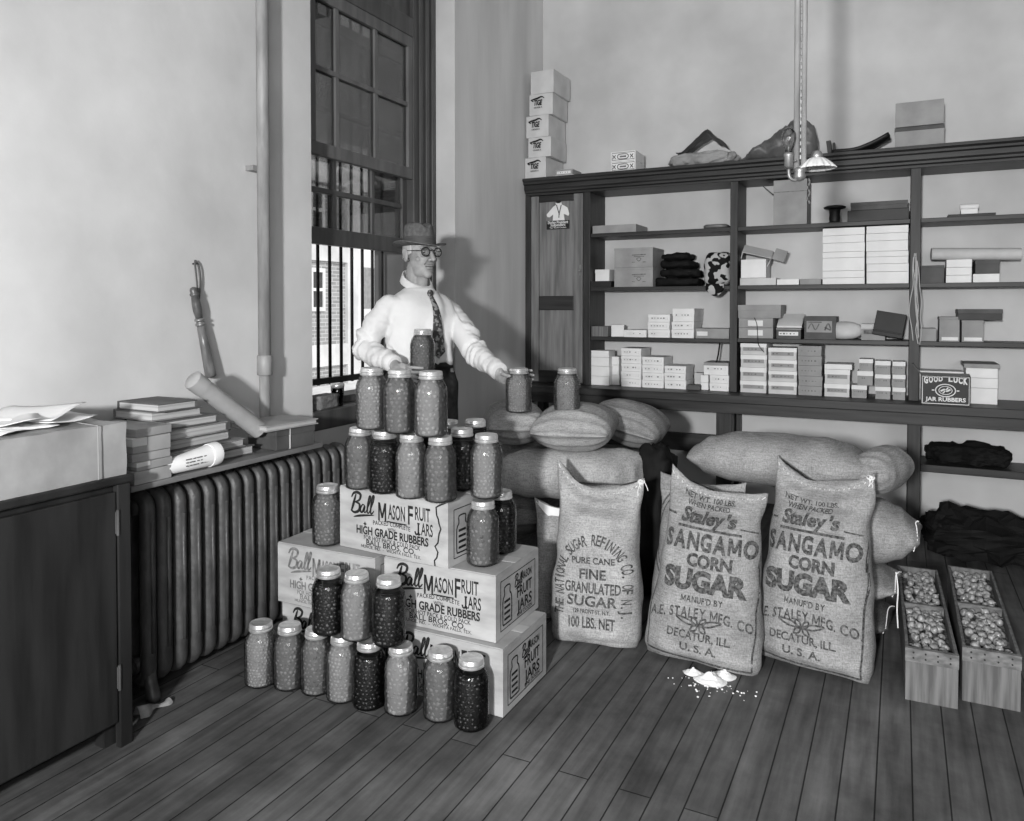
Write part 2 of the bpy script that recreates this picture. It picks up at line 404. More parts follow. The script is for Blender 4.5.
for a, b in ((2.745, 2.917), (2.943, 3.217), (3.243, 3.485)):
    for z0, z1 in ((1.60, 1.763), (1.787, 2.148), (2.172, 2.55)):
        struct('pane', MB().box((-.19, a, z0), (-.187, b, z1)), M_pane, ls)
s = MB().box((-.235, WY0+.001, WZ0+.001), (-.02, WY1-.001, .765)).box((-.012, WY0+.001, WZ0+.001), (0.004, WY1-.001, .765))
s.box((-.235, WY0+.001, .765), (-.10, WY1-.001, .80))
struct('window_sill', s, M_trimdk, win, bevel=.004)
# iron bars
br = MB()
g_ = MB()
grille = thing('window_grille', 'row of upright iron bars guarding outside of the window', 'grille', (-.33, 3.1, .80), 0, None, 'structure')
g_.box((-.34, 2.5, .835), (-.31, 3.6, .865)).box((-.34, 2.5, 2.86), (-.31, 3.6, 2.89)); struct('rail', g_, M_blackc, grille)
y = 2.62
while y < 3.58:
    struct('bar', MB().tube([(-.325, y, .83), (-.325, y, 2.88)], .0085, 8), M_blackc, grille, smooth=True); y += .0885
# outer stone sill, and the blind let down outside the upper panes
struct('window_sill_outer', MB().box((-.52, 2.5, .66), (-.236, 3.60, .72)), M_stone)
bl = MB().box((-.425, 2.45, 2.13), (-.42, 3.599, 3.4))
bl.tube([(-.4225, 2.45, 2.125), (-.4225, 3.599, 2.125)], .012, 8)
M_blind = mat('grey_canvas', .50, .62, (3, 60, 2), .85)
_t = M_blind.node_tree; _tr = _t.nodes.new('ShaderNodeBsdfTranslucent'); _tr.inputs[0].default_value = g4(.85); _mx = _t.nodes.new('ShaderNodeMixShader'); _mx.inputs[0].default_value = .7
_t.links.new(_t.nodes['Principled BSDF'].outputs[0], _mx.inputs[1]); _t.links.new(_tr.outputs[0], _mx.inputs[2]); _t.links.new(_mx.outputs[0], _t.nodes['Material Output'].inputs[0])
bl.build('window_awning', M_blind, label='grey canvas blind let down outside the upper window panes', cat='window blind', kind='structure')
# things on the sill
j = thing('glass_tumbler', 'small bright glass tumbler on the dark window sill', 'glass', (-.06, 2.80, .766))
MB().lathe([(.026, .0), (.03, .06), (.031, .095), (.028, .095), (.025, .01)], 20, Tm((-.06, 2.80, .766))).build('bowl', thin_glass('tumbler_glass', .8, 2.2, .08), j, True)
MB().lathe([(.0305, .0), (.0325, .012), (.031, .02)], 20, Tm((-.06, 2.80, .848))).build('rim', M_zinc, j, True)
b = MB().box((-.035, -.075, 0), (.035, .075, .06)); bmesh.ops.subdivide_edges(b.bm, edges=b.bm.edges[:], cuts=6, use_grid_fill=True)
b.disp(lambda p: p+V((noise.noise(p*60), noise.noise(p*60+V((5, 0, 0))), 0))*.006); b.bm.transform(Tm((-.055, 2.695, .766), .1))
b.build('sponge', mat('sponge', .4, .52, (60, 60, 60), .95, .1, .6), smooth=True, label='rough grey sponge brick lying on the window sill', cat='sponge')

# ------------------------------------------------------------------ street outside
struct('ground_outside', MB().box((-30, 4, -.45), (-.47, 40, -.35)), M_stone)
bd = thing('building', 'brick building with pale stone bands seen through the window bars', 'building', (-8.3, 11, -.35))
MB().box((-9, 7, -.35), (-8, 12.78, 9)).build('wall', M_brick, bd)
MB().box((-9, 12.60, -.35), (-7.93, 12.95, 9)).build('corner_pier', M_stone, bd)
MB().box((-8, 7, 2.15), (-7.93, 12.60, 2.45)).build('stone_band', M_stone, bd)
MB().box((-8, 7, .05), (-7.93, 12.60, .48)).build('stone_band', M_stone, bd)
MB().box((-8, 7, 3.7), (-7.93, 12.60, 4.1)).build('stone_band', M_stone, bd)
for y0, z0, z1 in ((11.2, 1.15, 2.0), (9.2, 1.15, 2.0), (11.2, 2.7, 3.6)):
    fr = MB().box((-8.0, y0, z0), (-7.96, y0+.75, z0+.08)).box((-8., y0, z1-.08), (-7.96, y0+.75, z1)).box((-8, y0, z0+.08), (-7.96, y0+.07, z1-.08)).box((-8, y0+.68, z0+.08), (-7.96, y0+.75, z1-.08)).box((-8, y0+.07, (z0+z1)/2-.03), (-7.962, y0+.68, (z0+z1)/2+.03)).box((-8, y0+.35, z0+.08), (-7.964, y0+.40, z1-.08)).build('window_frame', M_white_e, bd)
    MB().box((-7.995, y0+.02, z0+.02), (-7.985, y0+.73, z1-.02)).build('pane', M_dkc, fr)
b2 = thing('building', 'pale rendered house standing beyond the brick building corner', 'building', (-14, 17, -.35))
MB().box((-16, 12, -.35), (-13, 26, 12)).build('wall', M_white_e, b2)
for y0 in (15.6, 17.6, 19.6):
    for z0 in (1.2, 3.6): MB().box((-13.0, y0, z0), (-12.97, y0+.8, z0+1.3)).build('window', M_greyc, b2)

# ------------------------------------------------------------------ riser pipe and baton on the left wall
p = thing('riser_pipe', 'vertical painted pipe running up the left wall', 'pipe', (.062, 2.222, .03))
MB().tube([(.062, 2.222, 1.02), (.062, 2.222, ZC-.002)], .0235, 16).build('upper_pipe', M_pipe, p, True)
MB().tube([(.062, 2.222, .03), (.062, 2.222, .98)], .0205, 16).build('lower_pipe', M_pipe, p, True)
MB().lathe([(.022, .955), (.029, .96), (.029, 1.03), (.025, 1.035)], 16, Tm((.062, 2.222, 0))).build('coupling', M_pipe, p, True)
for z in (1.75, 3.2): MB().box((.001, 2.19, z), (.04, 2.254, z+.02)).build('bracket', M_pipe, p)
bt = thing('baton', 'dark wooden truncheon hung by its leather strap on the wall', 'baton', (.03, 1.95, .97))
a, bq = V((.03, 1.913, 1.293)), V((.03, 1.99, .968)); ax = (bq-a)
Mb = basis(a, ax.orthogonal(), ax.cross(ax.orthogonal()), ax); Lb = ax.length
MB().lathe([(.003, 0), (.010, .003), (.0135, .012), (.012, .02), (.016, .024), (.016, .03), (.0125, .034), (.0155, .06), (.016, .085), (.0125, .113)], 16, Mb).build('grip', mat('baton_grip', .27, .36, (30, 30, 30), .35, .5), bt, True)
MB().lathe([(.0125, .113), (.0175, .117), (.0175, .122), (.013, .124), (.013, .131), (.0175, .133), (.0175, .139), (.014, .141)], 16, Mb).build('ring', M_brass, bt, True)
MB().lathe([(.0135, .141), (.0165, .22), (.0195, .31), (.020, Lb-.004), (.017, Lb)], 16, Mb).build('shaft', mat('baton_wood', .33, .43, (90, 14, 14), .35, .5), bt, True)
st = [(.018, 1.945, 1.17), (.018, 1.945, 1.25), (.02, 1.938, 1.32), (.016, 1.935, 1.38), (.016, 1.94, 1.385), (.016, 1.954, 1.36), (.016, 1.957, 1.31), (.016, 1.951, 1.25)]
MB().tube(smooth_pts(st, 4), .0045, 6, ry=.0022).build('strap', mat('strap_leather', .36), bt, True)
MB().tube([(.0, 1.9395, 1.377), (.022, 1.9395, 1.379)], .003, 8).build('nail', M_blackc, bt, True)

# ------------------------------------------------------------------ radiator
rad = thing('radiator', 'long cast iron column radiator against left wall under the books', 'radiator', (.125, 2.05, 0))
def section_mesh():
    m = MB(); path = []
    X0, X1, Z0, Z1, r = .118, .195, .058, .632, .0384
    for cx, cz, a0 in ((X1-r, Z1-r, 0), (X0+r, Z1-r, 90), (X0+r, Z0+r, 180), (X1-r, Z0+r, 270)):
        for k in range(6):
            a = math.radians(a0+k*18); path.append((cx+r*math.cos(a), 0, cz+r*math.sin(a)))
    m.tube(path, .0235, 12, closed=True, upv=(0, 1, 0), ry=.0235)
    # rib down the front of each column, and hubs that join the sections
    m.tube([(X1+.021, 0, .15), (X1+.023, 0, .36), (X1+.021, 0, .56)], .007, 6)
    for z in (.105, .60):
        m.tube([(.155, -.029, z), (.155, .029, z)], .026, 12)
    return m
y = 1.592; first = None; ns = 17
for i in range(ns):
    if first is None:
        mm = section_mesh(); mm.bm.transform(Tm((0, y, 0))); first = mm.build('section', M_cast, rad, True); base_y = y
    else:
        c = first.copy(); C.objects.link(c); c.parent = rad; c.location = (0, y-base_y, 0)
    y += .0585
for yy in (1.592, y-.0585):
    MB().tube([(.195, yy, .10), (.205, yy, .05), (.215, yy, .012), (.235, yy, .006)], [.02, .019, .022, .012], 10).build('foot', M_cast, rad, True)
    MB().tube([(.118, yy, .10), (.118, yy, .006)], [.02, .022], 10).build('foot', M_cast, rad, True)
MB().tube(smooth_pts([(.155, 1.56, .105), (.155, 1.535, .10), (.155, 1.528, .06), (.155, 1.528, .002)], 4), .016, 10).tube([(.155, 1.562, .105), (.155, 1.52, .105)], .024, 10).build('valve', M_cast, rad, True)
sc_ = MB(); sc_.grid(lambda u, v: V((.26+.035*(u-.5)+.012*math.sin(9*v), 1.50+.11*v, .004+.035*math.sin(PI*u)*(.6+.4*math.sin(5*v+1))*(1-.4*v))), 9, 12)
sc_.build('rag', mat('rag_cloth', .45, .58, (30, 30, 30), .9), smooth=True, label='crumpled light rag on the floor at the radiator foot', cat='rag')

# ------------------------------------------------------------------ cabinet at the near left
cb = thing('cabinet', 'dark low wooden cabinet standing against wall left of radiator', 'cabinet', (.19, 1.08, 0))
MB().box((.012, .70, .06), (.335, 1.41, .735)).build('carcass', M_cab, cb, bevel=.004)
MB().box((.005, .69, .735), (.365, 1.425, .757)).build('top', M_cab, cb, bevel=.005)
MB().box((.336, .72, .075), (.356, 1.372, .715)).build('door', M_cab, cb, bevel=.003)
MB().box((.336, 1.376, .0), (.358, 1.415, .733)).build('stile', M_cab, cb, bevel=.003)
for z in (.17, .60):
    MB().box((.352, 1.369, z), (.361, 1.379, z+.06)).tube([(.36, 1.374, z-.005), (.36, 1.374, z+.065)], .004, 8).build('hinge', M_dkc, cb)
for yy in (.74, 1.375):
    for xx in (.04, .30): MB().box((xx-.02, yy-.02, 0), (xx+.02, yy+.02, .06)).build('leg', M_cab, cb)
# wrapped parcel and papers on the cabinet
pc = thing('parcel', 'large square parcel wrapped in brown paper on the cabinet', 'parcel', (.22, 1.15, .758))
b = MB().box((.06, .93, .758), (.355, 1.405, .903)); bmesh.ops.subdivide_edges(b.bm, edges=b.bm.edges[:], cuts=9, use_grid_fill=True)
b.disp(lambda q: q+V((noise.noise(q*14), noise.noise(q*14+V((3, 3, 3))), noise.noise(q*11+V((9, 0, 0)))*(1 if q.z > .77 else 0)))*.005)
b.build('wrapping', M_kraft, pc, 'auto')
MB().tube([(.366, 1.315, .76), (.366, 1.315, .905), (.2, 1.315, .911), (.06, 1.315, .908)], .0015, 6).build('string', M_greyc, pc)
for i, (yy, rz, xx) in enumerate(((1.13, .3, .2), (1.20, -.25, .19), (1.27, .12, .21), (1.16, -.5, .22), (1.24, .42, .2))):
    q = MB(); z = .909+.006*i
    q.grid(lambda u, v: V(((u-.5)*.21, (v-.5)*.15, .008*math.sin(3*u+i)*v+.004*math.sin(5*v+i)+.005*i*v)), 9, 7)
    q.bm.transform(Tm((xx, yy, z), rz))
    q.disp(lambda p: V((p.x, p.y, max(p.z, .9085+.0005*i))))
    o = q.build('paper_sheet', M_paper, smooth=True, label=['lowest white paper sheet of the loose pile on the parcel', 'second white paper sheet up in the loose pile on the parcel', 'middle white paper sheet of the loose pile on the parcel', 'fourth white paper sheet up in the loose pile on the parcel', 'topmost curled white paper sheet of the pile on the parcel'][i], cat='paper', group='papers on the wrapped parcel')
    so_ = o.modifiers.new('thick', 'SOLIDIFY'); so_.thickness = .0008

# ------------------------------------------------------------------ board over the radiator and what lies on it
MB().box((.088, 1.47, .682), (.285, 2.30, .70)).build('board', mat('plank_over_radiator', .38, .47, (30, 4, 30), .6, .3, .1, None, 5), bevel=.003, label='rough plank laid along the top of the radiator', cat='plank')
def ledger(label, lo, hi, rz, cov, piv, cat='ledger', group=None, name='ledger'):
    t = thing(name, label, cat, ((lo[0]+hi[0])/2, (lo[1]+hi[1])/2, lo[2]), 0, group)
    Mx = Tm(piv, rz) @ Matrix.Translation(-V(piv))
    th = (hi[2]-lo[2])
    e = .004
    MB().box((lo[0], lo[1], hi[2]-e), hi, 0, Mx).box(lo, (hi[0], hi[1], lo[2]+e), 0, Mx).box(lo, (lo[0]+e, hi[1], hi[2]), 0, Mx).build('cover', cov, t, bevel=.0015)
    MB().box((lo[0]+e, lo[1]+.006, lo[2]+e), (hi[0]-.007, hi[1]-.006, hi[2]-e), 0, Mx).build('pages', mat('ledger_pages', .60, .74, (2, 2, 420), .85, .1), t)
    return t
M_cov = mat('ledger_cover', .45, .55, (12, 12, 12), .65, .3); M_cov2 = mat('ledger_cover_dark', .30, .38, (12, 12, 12), .6, .3)
z = .701
hs = (.034, .03, .036, .034, .03, .03, .028)
for i, h in enumerate(hs):
    jx = .012*math.sin(i*2.3); jy = .02*math.cos(i*1.7)
    ledger(['bottom ledger', 'second ledger up', 'third ledger up', 'middle ledger', 'fifth ledger up', 'sixth ledger up', 'top ledger'][i]+' of the long pile on the radiator plank', (.03+jx, 1.62+jy, z), (.225+jx, 2.0-.04*i+.4*jy, z+h-.001), .05*math.sin(i), M_cov if i % 2 else M_cov2, (.13, 1.8, z), group='ledgers piled over the radiator'); z += h
z = .701
for i, h in enumerate((.04, .026, .026, .046, .026)):
    t = thing('carton', ['bottom', 'second', 'middle', 'fourth', 'top'][i]+' flat pale carton of the stack at the near end of plank', 'carton', (.17, 1.55, z), 0, 'flat cartons on the radiator plank')
    j = .008*math.sin(i*3.1)
    Mx = Tm((.17+j, 1.548, z), .06*math.sin(i*1.9))
    MB().box((-.115, -.066, 0), (.115, .062, h-.0015), 0, Mx).build('body', M_greyc if i % 2 else M_kraft, t, bevel=.002)
    MB().box((-.116, -.068, h*.45), (.117, -.02, h-.001), 0, Mx).build('lid', M_pale if i in (1, 3) else M_greyc, t, bevel=.0015); z += h
# tied box with a thin board on top
t = thing('box', 'dark flat box tied with string at the far end of plank', 'box', (.19, 2.05, .701))
Mx = Tm((.188, 2.145, .701), -.12)
MB().box((-.08, -.06, 0), (.08, .12, .05), 0, Mx).build('body', M_dkc, t, bevel=.002)
MB().box((-.082, -.062, .05), (.082, .122, .075), 0, Mx).build('lid', M_dkc, t, bevel=.002)
MB().box((-.084, .0, -.0), (.084, .003, .0765), 0, Mx).build('string', M_string, t)
t = ledger('thin pale book lying on top of the string tied box', (.085, 2.02, .779), (.285, 2.265, .80), -.10, M_greyc, (.18, 2.08, .779), 'book', None, 'book')
# mailing tubes
t = thing('mailing_tube', 'long cardboard mailing tube leaning over the ledgers by the pipe', 'mailing tube', (.15, 1.95, .93))
A, B = V((.165, 1.792, .980)), V((.210, 2.045, .778)); d = B-A
Mt = basis(A, d.orthogonal(), d.cross(d.orthogonal()), d); L_ = d.length
MB().lathe([(.031, .0), (.0315, .055), (.0315, L_)], 24, Mt).build('tube', M_kraft, t, 'auto')
MB().lathe([(.004, -.006), (.026, -.004), (.0335, .002), (.0335, .05)], 24, Mt).build('cap', M_kraft, t, 'auto')
t = thing('mailing_tube', 'short white printed tube lying open ended on the plank', 'mailing tube', (.26, 1.7, .701))
A, B = V((.262, 1.60, .728)), V((.265, 1.80, .741)); d = B-A
Mt = basis(A, (0, 0, 1), d.cross(V((0, 0, 1))), d); L_ = d.length
q = MB().lathe([(.012, 0), (.023, .002), (.036, L_-.03), (.0365, L_)], 24, Mt, cap=False); q.lathe([(.0365, L_), (.033, L_), (.031, L_-.01), (.002, L_-.012)], 24, Mt, cap=False)
for k in range(3):
    for s in range(7):
        a0 = -1.9+.16*k; q.box((0, 0, 0), (.0012, .007+.003*((s*7+k) % 3), .0035), 1, Matrix.Translation((0, 0, 0)) @ Tm((.262+.036*math.cos(a0)*-1*.0+.0325, 1.655+.014*s, .725+.010*k)))
q.build('body', [M_paper, M_fade], t, 'auto')
MB().lathe([(.0375, L_-.036), (.0385, L_-.03), (.0385, L_-.004), (.0375, L_)], 24, Mt).build('collar', M_paper, t, 'auto')

# ------------------------------------------------------------------ cartons of fruit jars (printed front and end)
BALL = [[(.10, .02), (.22, .45), (.36, 1.0)], [(.02, .78), (.16, 1.02), (.45, 1.1), (.72, .98), (.66, .70), (.34, .54)], [(.34, .54), (.68, .46), (.70, .12), (.36, -.04), (.04, .06)],
        [(1.12, .42), (.94, .46), (.80, .22), (.86, .03), (1.0, .10), (1.12, .40), (1.10, .10), (1.20, .05), (1.30, .2)],
        [(1.30, .2), (1.48, .62), (1.52, .95), (1.42, .94), (1.34, .45), (1.36, .08), (1.48, .06), (1.56, .2)],
        [(1.56, .2), (1.74, .66), (1.78, 1.0), (1.68, .98), (1.60, .45), (1.62, .08), (1.74, .06), (1.86, .22)]]
def ball_script(mb, fn, x, y, h, mi=1, sl=.12):
    for i, s in enumerate(BALL):
        mb.stroke([(x+(a+b*sl)*h*.92, y+b*h) for a, b in s], [h*.07, h*.17] if i < 3 else [h*.06, h*.12], fn, mi, 6)
    mb.stroke([(x+.25*h, y-.30*h), (x+.8*h, y-.16*h), (x+1.75*h, y-.02*h)], [h*.03, h*.13], fn, mi, 6)
def star(mb, fn, x, y, r, mi=1):
    mb.stroke([(x-r, y), (x+r, y)], [0, r*.7], fn, mi, 4); mb.stroke([(x, y-r), (x, y+r)], [0, r*.7], fn, mi, 4)
def carton(label, x0, y0, z0, rz=0, W=.408, D=.31, H=.205, ink=None, torn=False):
    t = thing('carton', label, 'carton', (x0+W/2, y0+D/2, z0), 0, 'fruit jar cartons in the heap')
    Mx = Tm((x0, y0, z0), rz); ux = Mx.to_3x3() @ V((1, 0, 0)); uy = Mx.to_3x3() @ V((0, 1, 0)); O = V((x0, y0, z0))
    ink = ink or M_ink
    b = MB().box((0, 0, 0), (W, D, H-.004), 0, Mx)
    fn = plane_fn(O, ux, (0, 0, 1), .0010)
    X = lambda s: s*W
    Z = lambda s: s*H
    ball_script(b, fn, X(.105), Z(.61), .060)
    b.text('M', fn, .060, .034, .035, 0, 1, X(.415), Z(.535)).text('ASON', fn, .047, .070, .014, 0, 1, X(.548), Z(.595))
    b.stroke([(X(.46), Z(.545)), (X(.64), Z(.545))], .004, fn, 1, 2)
    b.text('F', fn, .060, .020, .014, 0, 1, X(.675), Z(.565)).text('RUIT', fn, .042, .060, .014, 0, 1, X(.782), Z(.655))
    b.stroke([(X(.745), Z(.60)), (X(.745), Z(.47)), (X(.737), Z(.435)), (X(.722), Z(.435)), (X(.715), Z(.475))], .006, fn, 1, 4); b.stroke([(X(.735), Z(.60)), (X(.757), Z(.60))], .005, fn, 1, 1, False)
    b.text('ARS', fn, .038, .046, .014, 0, 1, X(.82), Z(.435))
    arc = lambda a, q: (a, q-.8*(a-X(.5))**2)
    b.text('PACKED COMPLETE', fn, .014, .155, .012, 0, 1, X(.5), Z(.475), warp=arc).text('WITH', fn, .011, .032, .01, 0, 1, X(.5), Z(.395))
    star(b, fn, X(.25), Z(.44), .008); star(b, fn, X(.75), Z(.44), .008)
    b.text('HIGH GRADE RUBBERS', fn, .026, .30, .03, 0, 1, X(.5), Z(.275)).text('FOR HOT PACK & COLD PACK', fn, .014, .235, .012, 0, 1, X(.5), Z(.19))
    b.text('BALL BROS. CO.', fn, .017, .205, .015, 0, 1, X(.49), Z(.108)).text('MUNCIE, IND.  -  WICHITA FALLS, TEX.', fn, .010, .25, .008, 0, 1, X(.49), Z(.052))
    # printed end panel
    fe = plane_fn(O+ux*W, uy, (0, 0, 1), .0010)
    r = [(.03, .022), (.28, .022), (.28, .175), (.03, .175)]
    for a, c in zip(r, r[1:]+r[:1]): b.stroke([a, c], .003, fe, 1, 2, False)
    for px_, sc2 in ((.075, 1), ):
        b.stroke([(px_-.026, .035), (px_-.03, .045), (px_-.03, .11), (px_-.018, .128), (px_-.018, .150), (px_+.018, .150), (px_+.018, .128), (px_+.03, .11), (px_+.03, .045), (px_+.026, .035), (px_-.026, .035)], .005, fe, 1, 3)
        b.box((0, 0, 0), (0, 0, 0), 1) if False else None
        for k in range(4): b.stroke([(px_-.02, .05+.018*k), (px_+.02, .05+.018*k)], .008, fe, 1, 2)
    ball_script(b, fe, .125, .128, .034)
    b.text('MASON', fe, .024, .075, .02, 0, 1, .215, .135).text('FRUIT', fe, .034, .11, .02, 0, 1, .2, .088).text('JARS', fe, .034, .11, .02, 0, 1, .2, .043).text('ONE DOZEN', fe, .012, .11, .012, 0, 1, .2, .027)
    if torn:
        b.stroke([(X(.985), Z(.995)), (X(.93), Z(.94)), (X(.90), Z(.90)), (X(.905), Z(.78)), (X(.92), Z(.72)), (X(.925), Z(.66)), (X(.94), Z(.58)), (X(.925), Z(.5)), (X(.915), Z(.36)), (X(.89), Z(.30)), (X(.915), Z(.22)), (X(.905), Z(.13)), (X(.885), Z(.08)), (X(.89), Z(.0))], .0055, fn, 1, 1, False)
    b.build('body', [M_fibre, ink], t)
    MB().box((.001, .001, H-.0038), (W-.001, D/2-.002, H), 0, Mx).build('top_flap', M_fibre, t, bevel=.001)
    MB().box((.001, D/2+.002, H-.0038), (W-.001, D-.001, H), 0, Mx).build('top_flap', M_fibre, t, bevel=.001)
    MB().box((-.001, D/2-.025, H-.0002), (W+.001, D/2+.025, H+.0008), 0, Mx).build('sealing_tape', mat('sealing_tape', .66, .74, (5, 5, 5), .5), t)
    return t
HB = .205
carton('plain lower left carton under the faded carton behind jars', .372, 1.985, .001, ink=M_ink)
carton('bottom right carton on the floor with printed end panel', .82, 1.995, .001)
carton('faded printed carton of the second layer at left end', .362, 1.975, HB+.003, .02, ink=M_fade)
carton('middle right carton of second layer stepped back on the bottom one', .783, 2.015, HB+.003, .01)
carton('topmost carton with torn dark edge on its printed front', .585, 2.035, 2*HB+.005, -.075, W=.45, torn=True)

# ------------------------------------------------------------------ preserving jars
JR, JH = .052, .201
def jar_glass():
    return MB().lathe([(.004, .003), (.043, .001), (.0500, .006), (.052, .014), (.052, .130), (.0512, .141), (.0482, .153), (.0435, .163), (.0385, .171), (.0350, .177), (.0338, .182), (.0338, .197)], 36)
def jar_lid():
    h = JH
    return MB().lathe([(.0368, h-.025), (.0380, h-.0235), (.0380, h-.0195), (.0362, h-.018), (.0362, h-.0145), (.0370, h-.0135), (.0370, h-.0105), (.0362, h-.0095), (.0362, h-.0045), (.0345, h-.0012), (.0315, h-.0002), (.029, h-.0010), (.027, h-.0022), (.012, h-.0022), (.001, h-.0020)], 36)
def jar_fill(seed, br, top=.176):
    rnd = random.Random(seed); m = MB()
    def rad(z): return .0498 if z < .134 else .0498-(z-.134)**1.35*1.28
    m.lathe([(.004, .005), (.045, .005), (.0474, .012), (.0474, .134), (rad(.15)-.0024, .15), (rad(.163)-.0024, .163), (rad(top)-.0015, top), (.002, top)], 36)
    z = .0085+br*.8; j = 0
    while z < top-.002:
        R = rad(z)-br*.86; n = int(2*PI*R/(br*1.86))
        for i in range(n):
            a = (i+.5*(j % 2)+rnd.uniform(-.25, .25))*2*PI/n; rr = br*rnd.uniform(.86, 1.1); q = R+rnd.uniform(-.0012, .0003); zz = z+rnd.uniform(-.25, .25)*br
            m.ball((q*math.cos(a), q*math.sin(a), zz), (rr, rr, rr*rnd.uniform(.85, 1.05)), 1 if rnd.random() < .8 else 2, 1)
        z += br*1.58; j += 1
    return m
F_l = [mat('syrup_pale', .44), mat('fruit_pale', .46, .55, (30, 30, 30), .6, .15), mat('fruit_pale_shade', .42, .50, (30, 30, 30), .6, .15)]
F_m = [mat('syrup_mid', .34), mat('fruit_mid', .37, .47, (30, 30, 30), .6, .15), mat('fruit_mid_shade', .31, .39, (30, 30, 30), .6, .15)]
F_d = [mat('syrup_dark', .07), mat('fruit_dark', .10, .17, (40, 40, 40), .4, .4), mat('fruit_dark_light', .24, .36, (40, 40, 40), .4, .4)]
F_b = [mat('syrup_black', .035), mat('fruit_black', .06, .10, (40, 40, 40), .4, .4), mat('fruit_black_light', .13, .2, (40, 40, 40), .4, .4)]
def make_jar(seed, br, fm):
    t = thing('preserving_jar', 'x', 'jar', (0, 0, 0))
    jar_glass().build('glass', M_glass, t, True)
    jar_lid().build('lid', M_zinc, t, 'auto')
    jar_fill(seed, br, .160 if fm in (F_d, F_b) else .176).build('preserved_fruit', fm, t, True, kind='stuff')
    return t
PROTO = {'l': make_jar(1, .0072, F_l), 'L': make_jar(2, .0088, F_l), 'm': make_jar(3, .0078, F_m), 'M': make_jar(4, .0088, F_m), 'd': make_jar(5, .0076, F_d), 'b': make_jar(6, .0078, F_b), 's': make_jar(7, .0060, F_l)}
USED = set()
def jar(kind, x, y, z, label, group, k=1, rz=None):
    rz = random.Random(int(x*1000+y*77)).uniform(0, 6) if rz is None else rz
    if kind not in USED:
        o = PROTO[kind]; USED.add(kind); o.location = (x, y, z); o.rotation_euler = (0, 0, rz); o['label'] = label; o['group'] = group
    else: o = dup(PROTO[kind], (x, y, z), rz, label, group)
    o.scale = (k*1.03, k*1.03, k) if k != 1 else (1, 1, 1)
    return o
G1 = 'jars of preserves in the stepped heap'
def jarp(kind, px, py, z, label, back=.05):
    p = atZ(px+1, py+2.5, z); d = (p-CAM); d.z = 0; p = p+d.normalized()*back
    return jar(kind, p.x, p.y, z, label, G1)
JL = [('s', 260.3, 687.5, 'first floor jar of small pale beans, nearest the radiator end'), ('m', 289, 690.5, 'second grey jar along the floor row from the radiator'), ('m', 316.3, 695.5, 'third floor jar of mottled cherries from the radiator end'), ('l', 342, 703, 'pale fourth jar of the floor row below the row of three'), ('b', 368.5, 710.5, 'black jar of the floor row between two pale jars'),
      ('L', 400, 716, 'pale jar of berries standing on floor before the bottom carton'), ('M', 439.5, 722.5, 'mid grey jar beside the last black jar of floor row'), ('b', 470.5, 732, 'black jar at the end of floor row, nearest the viewer')]
for k, a_, b_, l in JL: jarp(k, a_, b_, .0005, l)
for k, a_, b_, l in (('d', 328, 635.5, 'dark jar at the radiator end of the three on floor jars'), ('L', 356, 641, 'pale jar between two dark jars standing on the floor row'), ('d', 388, 647, 'dark jar of the three on floor jars, nearest the printed carton')): jarp(k, a_, b_, JH+.001, l)
ZM = 2*HB+.006; ZT = 3*HB+.0075
jarp('m', 326.7, 545, ZM, 'grey jar standing alone on top of the faded carton')
jarp('M', 482, 566, ZM, 'grey jar on the middle carton under the stacked jar')
jarp('d', 500, 553, ZM, 'dark jar half hidden behind grey jar on middle carton')
jarp('l', 485.5, 498, ZM+JH+.0005, 'pale jar balanced on the two jars of the middle carton')
for k, a_, b_, l in (('M', 359.5, 488.5, 'pale jar at the window end of row on topmost carton'), ('d', 384, 493, 'dark jar second along the row on the topmost carton'), ('L', 410.6, 498, 'pale jar third along the row on the topmost carton'), ('M', 439.4, 502, 'mottled grey jar at near end of row on topmost carton')): jarp(k, a_, b_, ZT, l)
jarp('d', 461, 490, ZT, 'dark jar behind front row on the topmost carton')
jarp('m', 447, 477.5, ZT, 'jar hidden behind the front row of the topmost carton, only lid showing')
jarp('d', 474.5, 476, ZT, 'dark jar farthest back on the topmost carton')
for k, a_, b_, l in (('l', 371, 428.5, 'top row jar of pale fruit nearest the window'), ('M', 399, 432.5, 'middle jar of mottled berries in the top row of three'), ('L', 430, 436, 'top row jar of large pale berries before the belt')): jarp(k, a_, b_, ZT+JH+.0005, l)

